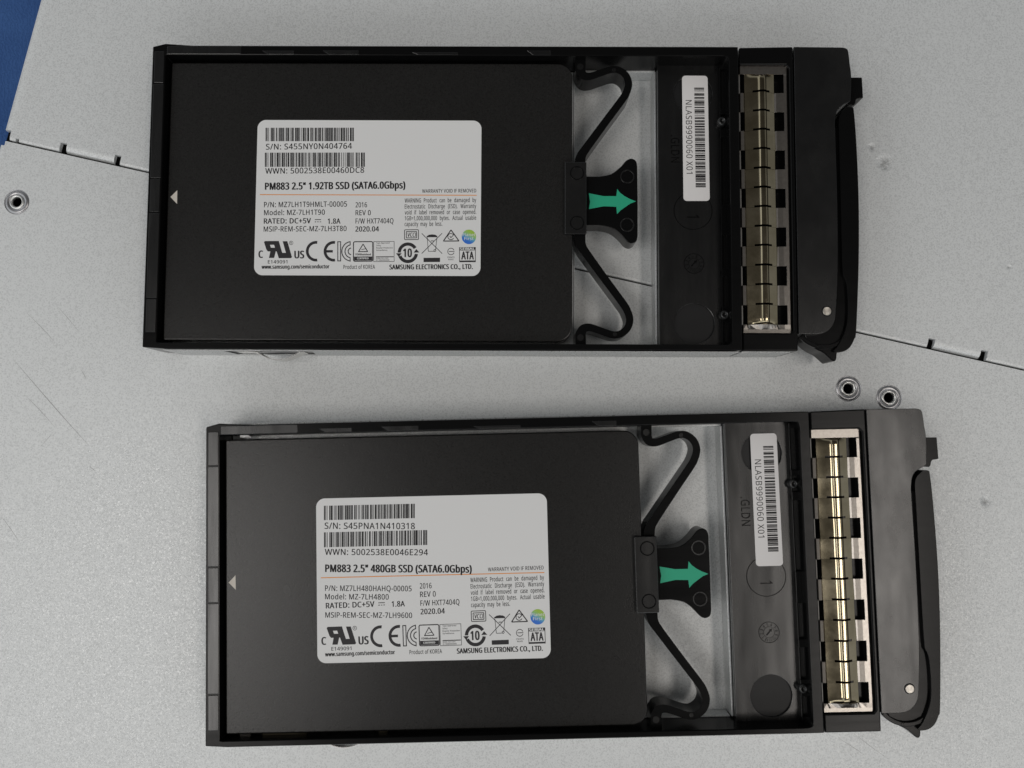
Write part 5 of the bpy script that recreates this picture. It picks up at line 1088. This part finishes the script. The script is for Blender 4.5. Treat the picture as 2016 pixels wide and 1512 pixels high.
def build_drive(root, which):
    bm = bmesh.new()
    prism(bm, rrect(0, 99.9, -69.6, 0, (3.6, 0.5, 0.5, 3.6), 10), 4.45, DZ)
    obj('drive_case', bm, M['drive'], root, bevel=0.35, seg=3)
    bm = bmesh.new(); prism(bm, [(0.75, -34.1), (2.4, -32.4), (2.45, -35.85)], DZ - 0.1, DZ + 0.02)
    obj('triangle_mark', bm, M['cream_mark'], root)
    z0 = DZ + 0.07
    bm = bmesh.new(); prism(bm, rrect(21.87, 21.87 + SW, -14.63 - SH, -14.63, 2.1, 10), DZ - 0.05, z0)
    st = obj('product_sticker', bm, M['paper'], root)
    zi = z0 + 0.010
    S = SA if which == 'A' else SB
    # lines that differ from drive to drive, then the common template
    t = Ink(S)
    if which == 'A':
        t.text('S/N: S455NY0N404764', 150, 862, 320, 47)
        t.text('WWN: 5002538E00460DC8', 145, 962, 520, 46)
        t.text('PM883 2.5" 1.92TB SSD (SATA6.0Gbps)', 142, 1302, 652, 57, 1)
        t.text('P/N: MZ7LH1T9HMLT-00005', 135, 820, 797, 43)
        t.text('Model: MZ-7LH1T90', 135, 637, 862, 42)
        t.text('MSIP-REM-SEC-MZ-7LH3T80', 132, 816, 997, 42)
        bars = (('S455NY0N404764', 148, 876, 138, 250, 8), ('5002538E00460DC8', 142, 967, 345, 463, 8))
    else:
        t.text('S/N: S45PNA1N410318', 118, 832, 376, 49)
        t.text('WWN: 5002538E0046E294', 120, 936, 583, 47)
        t.text('PM883 2.5" 480GB SSD (SATA6.0Gbps)', 122, 1283, 718, 58, 1)
        t.text('P/N: MZ7LH480HAHQ-00005', 122, 807, 868, 43)
        t.text('Model: MZ-7LH4800', 122, 626, 934, 42)
        t.text('MSIP-REM-SEC-MZ-7LH9600', 124, 811, 1078, 42)
        bars = (('S45PNA1N410318', 113, 830, 192, 307, -19), ('5002538E0046E294', 114, 929, 404, 523, -22))
    t.f = SA
    t.text('RATED: DC+5V', 133, 523, 931, 42, 2)
    t.text('1.8A', 660, 766, 936, 42, 2)
    t.rect(554, 899, 606, 905)
    for x in (554, 574, 594):
        t.rect(x, 917, x + 12, 923)
    t.text('2016', 890, 985, 804, 41)
    t.text('REV 0', 890, 1016, 869, 41)
    t.text('F/W HXT7404Q', 890, 1203, 937, 41)
    t.text('2020.04', 888, 1084, 1002, 41, 2)
    t.text('WARRANTY VOID IF REMOVED', 1440, 1886, 690, 29)
    for i, (ln, b) in enumerate((('WARNING Product can be damaged by', 769), ('Electrostatic Discharge (ESD). Warranty', 818), ('void if label removed or case opened.', 866), ('1GB=1,000,000,000 bytes. Actual usable', 914))):
        t.justify(ln, 1296, 1885, b, 34, 0.585)
    t.justify('capacity may be less.', 1295, 1605, 961, 34, 0.585)
    t.text('E149091', 167, 328, 1258, 27)
    t.text('www.samsung.com/semiconductor', 115, 675, 1300, 31, 1)
    t.text('Product of KOREA', 790, 1050, 1306, 32)
    t.text('SAMSUNG ELECTRONICS CO., LTD.', 1168, 1856, 1312, 38, 1)
    t.build('printed_text', M['ink'], st, zi)
    for s, x0, x1, y0, y1, sl in bars:
        k = Ink(S)
        for a, b in code128(s):
            xa, xb = x0 + a * (x1 - x0), x0 + b * (x1 - x0)
            k.poly([(xa, y0 + sl * a), (xb, y0 + sl * b), (xb, y1 + sl * b), (xa, y1 + sl * a)])
        k.build('barcode', M['ink'], st, zi)
    k = Ink(SA)
    k.line(100, 692, 1890, 714, 7.0)
    k.build('rule_line', M['orange_ink'], st, zi)
    Z1 = lambda x, y: SA(x / 2, 924 + y / 2)
    Z2 = lambda x, y: SA(966 + x / 2, 924 + y / 2)
    def mark(f=SA):
        return Ink(f)
    def done(k, mat='ink_soft', z=zi):
        return k.build('certification_mark', M[mat], st, z)
    # recognised component mark
    k = mark(Z1)
    k.poly([(285, 300), (515, 300), (529, 348), (435, 362), (368, 362), (300, 300)][:0] or [(270, 318), (285, 300), (515, 300), (532, 362), (368, 362)])
    k.poly([(270, 318), (368, 362), (385, 410), (335, 470), (310, 440)])
    k.poly([(435, 362), (532, 362), (546, 410), (452, 410)])
    k.poly([(385, 410), (546, 410), (564, 470), (335, 470)])
    k.poly([(375, 470), (465, 470), (437, 577), (352, 577)])
    k.poly([(478, 470), (564, 470), (572, 495), (486, 495)])
    k.poly([(486, 495), (711, 495), (732, 565), (715, 582), (515, 582)])
    k.poly([(578, 305), (655, 305), (711, 495), (632, 495)])
    k.arc(718, 333, 27, 34, 0, 360, 24)
    k.text('R', 706, 731, 348, 32)
    k.text('C', 178, 256, 572, 115, 1)
    k.text('US', 770, 935, 585, 120, 1)
    done(k)
    k = mark(Z1)
    k.arc(1129, 472, 122, 168, 82, 278, 30)
    k.arc(1422, 475, 122, 168, 82, 278, 30)
    k.rect(1298, 455, 1405, 495)
    done(k)
    k = mark(Z1)
    k.rring(1480, 313, 1542, 640, 2, 15)
    k.arc(1712, 478, 150, 166, 100, 260, 26)
    k.arc(1712, 478, 98, 114, 98, 262, 24)
    k.arc(1712, 478, 46, 62, 96, 264, 20)
    k.rect(1684, 313, 1698, 372)
    k.rect(1684, 585, 1698, 645)
    done(k)
    k = mark(SA)
    k.rring(869, 1081, 1036, 1248, 16, 8)
    k.rect(878, 1206, 1027, 1238)
    k.rring(1038, 1083, 1210, 1250, 1, 4)
    for a, b in (((952, 1104), (915, 1166)), ((952, 1104), (990, 1166)), ((912, 1166), (992, 1166))):
        k.line(*a, *b, 7)
    k.line(938, 1150, 975, 1142, 5)
    k.text('TÜVRheinland', 886, 1016, 1196, 14, 1)
    for s, y, xe in (('Type Approved', 1102, 1170), ('Safety', 1122, 1100), ('Regular Production', 1142, 1198), ('Surveillance', 1161, 1152)):
        k.text(s, 1060, xe, y, 11)
    k.rect(1058, 1206, 1204, 1213)
    k.text('www.tuv.com', 1058, 1160, 1225, 10)
    k.text('ID 2000000000', 1058, 1168, 1242, 11)
    done(k)
    k = mark(SA); k.text('CERTIFIED', 902, 998, 1228, 14, 1); done(k, 'white_ink', zi + 0.012)
    # framed letters, crossed bin, tick triangle
    k = mark(SA)
    k.rring(1291, 988, 1412, 1074, 10, 6)
    k.rring(1306, 1003, 1397, 1060, 5, 6)
    k.text('VCCI', 1316, 1386, 1048, 33, 2, slant=0.1)
    done(k)
    k = mark(Z2)
    k.arc(710, 508, 115, 168, -158, -8, 30)
    k.arc(710, 508, 115, 168, 32, 178, 30)
    k.poly([(515, 515), (610, 515), (560, 575)])
    k.poly([(805, 505), (900, 505), (850, 448)])
    k.text('10', 630, 778, 577, 135, 1)
    done(k)
    k = mark(Z2)
    k.line(940, 195, 1275, 525, 11)
    k.line(1275, 195, 938, 522, 11)
    k.line(1030, 262, 1047, 487, 9); k.line(1047, 487, 1150, 487, 9); k.line(1165, 470, 1190, 262, 9)
    k.arc(1155, 475, 11, 21, 0, 360, 18)
    k.poly([(1018, 258), (1022, 240), (1060, 218), (1110, 211), (1160, 218), (1195, 238), (1196, 258)])
    k.rect(1088, 312, 1138, 324)
    k.rect(968, 592, 1240, 661)
    done(k)
    k = mark(Z2)
    tri = [(1422, 142), (1296, 322), (1552, 322)]
    for i in range(3):
        k.line(*tri[i], *tri[(i + 1) % 3], 17)
    k.arc(1420, 250, 44, 56, 40, 330, 26)
    k.line(1400, 238, 1420, 268, 12); k.line(1418, 270, 1480, 205, 12)
    done(k)
    k = mark(Z2)
    k.arc(1420, 492, 48, 58, 20, 340, 26)
    k.rect(1385, 486, 1478, 497)
    k.text('C024TS', 1362, 1478, 598, 24); k.text('RoHS', 1376, 1462, 634, 24)
    done(k)
    k = mark(Z2)
    k.rect(1556, 424, 1828, 478)
    k.rect(1556, 478, 1566, 640); k.rect(1818, 478, 1828, 640)
    k.rect(1556, 640, 1828, 667)
    k.text('ATA', 1588, 1798, 622, 126, 1)
    done(k)
    k = mark(Z2); k.text('SERIAL', 1566, 1816, 470, 40, 1); done(k, 'white_ink', zi + 0.012)
    c = Z2(1717, 257)
    bmk = Ink(Z2)
    bmk.poly([(1717 + 118 * math.cos(2 * math.pi * i / 40), 257 + 118 * math.sin(2 * math.pi * i / 40)) for i in range(40)])
    bmk.build('colour_badge', M['badge'], st, zi, origin=c)
    k = mark(Z2)
    k.text('Planet', 1612, 1822, 246, 48, 0)
    k.text('First', 1640, 1792, 308, 48, 0)
    done(k, 'white_ink', zi + 0.012)

POSE = {'A': ((-85.684, 93.425, 0.0), -0.004154), 'B': ((-70.159, -0.490, 0.0), 0.0239747)}
txt = {
    'A': ('black plastic drive caddy on the seam of the steel sheets, near the top edge', 'black drive with white sticker reading 1.92TB, in the caddy on the seam'),
    'B': ('black plastic drive caddy on the lower sheet, its handle surface greyer from reflected light', 'black drive with white sticker reading 480GB, in the caddy below the inserts'),
}
for k in ('A', 'B'):
    loc, rz = POSE[k]
    cr = empty('drive_caddy', loc, rz, txt[k][0], 'drive caddy', 'drive caddies lying on the steel sheets')
    build_caddy(cr, k)
    dr = empty('solid_state_drive', loc, rz, txt[k][1], 'drive', 'solid state drives inside the caddies')
    build_drive(dr, k)
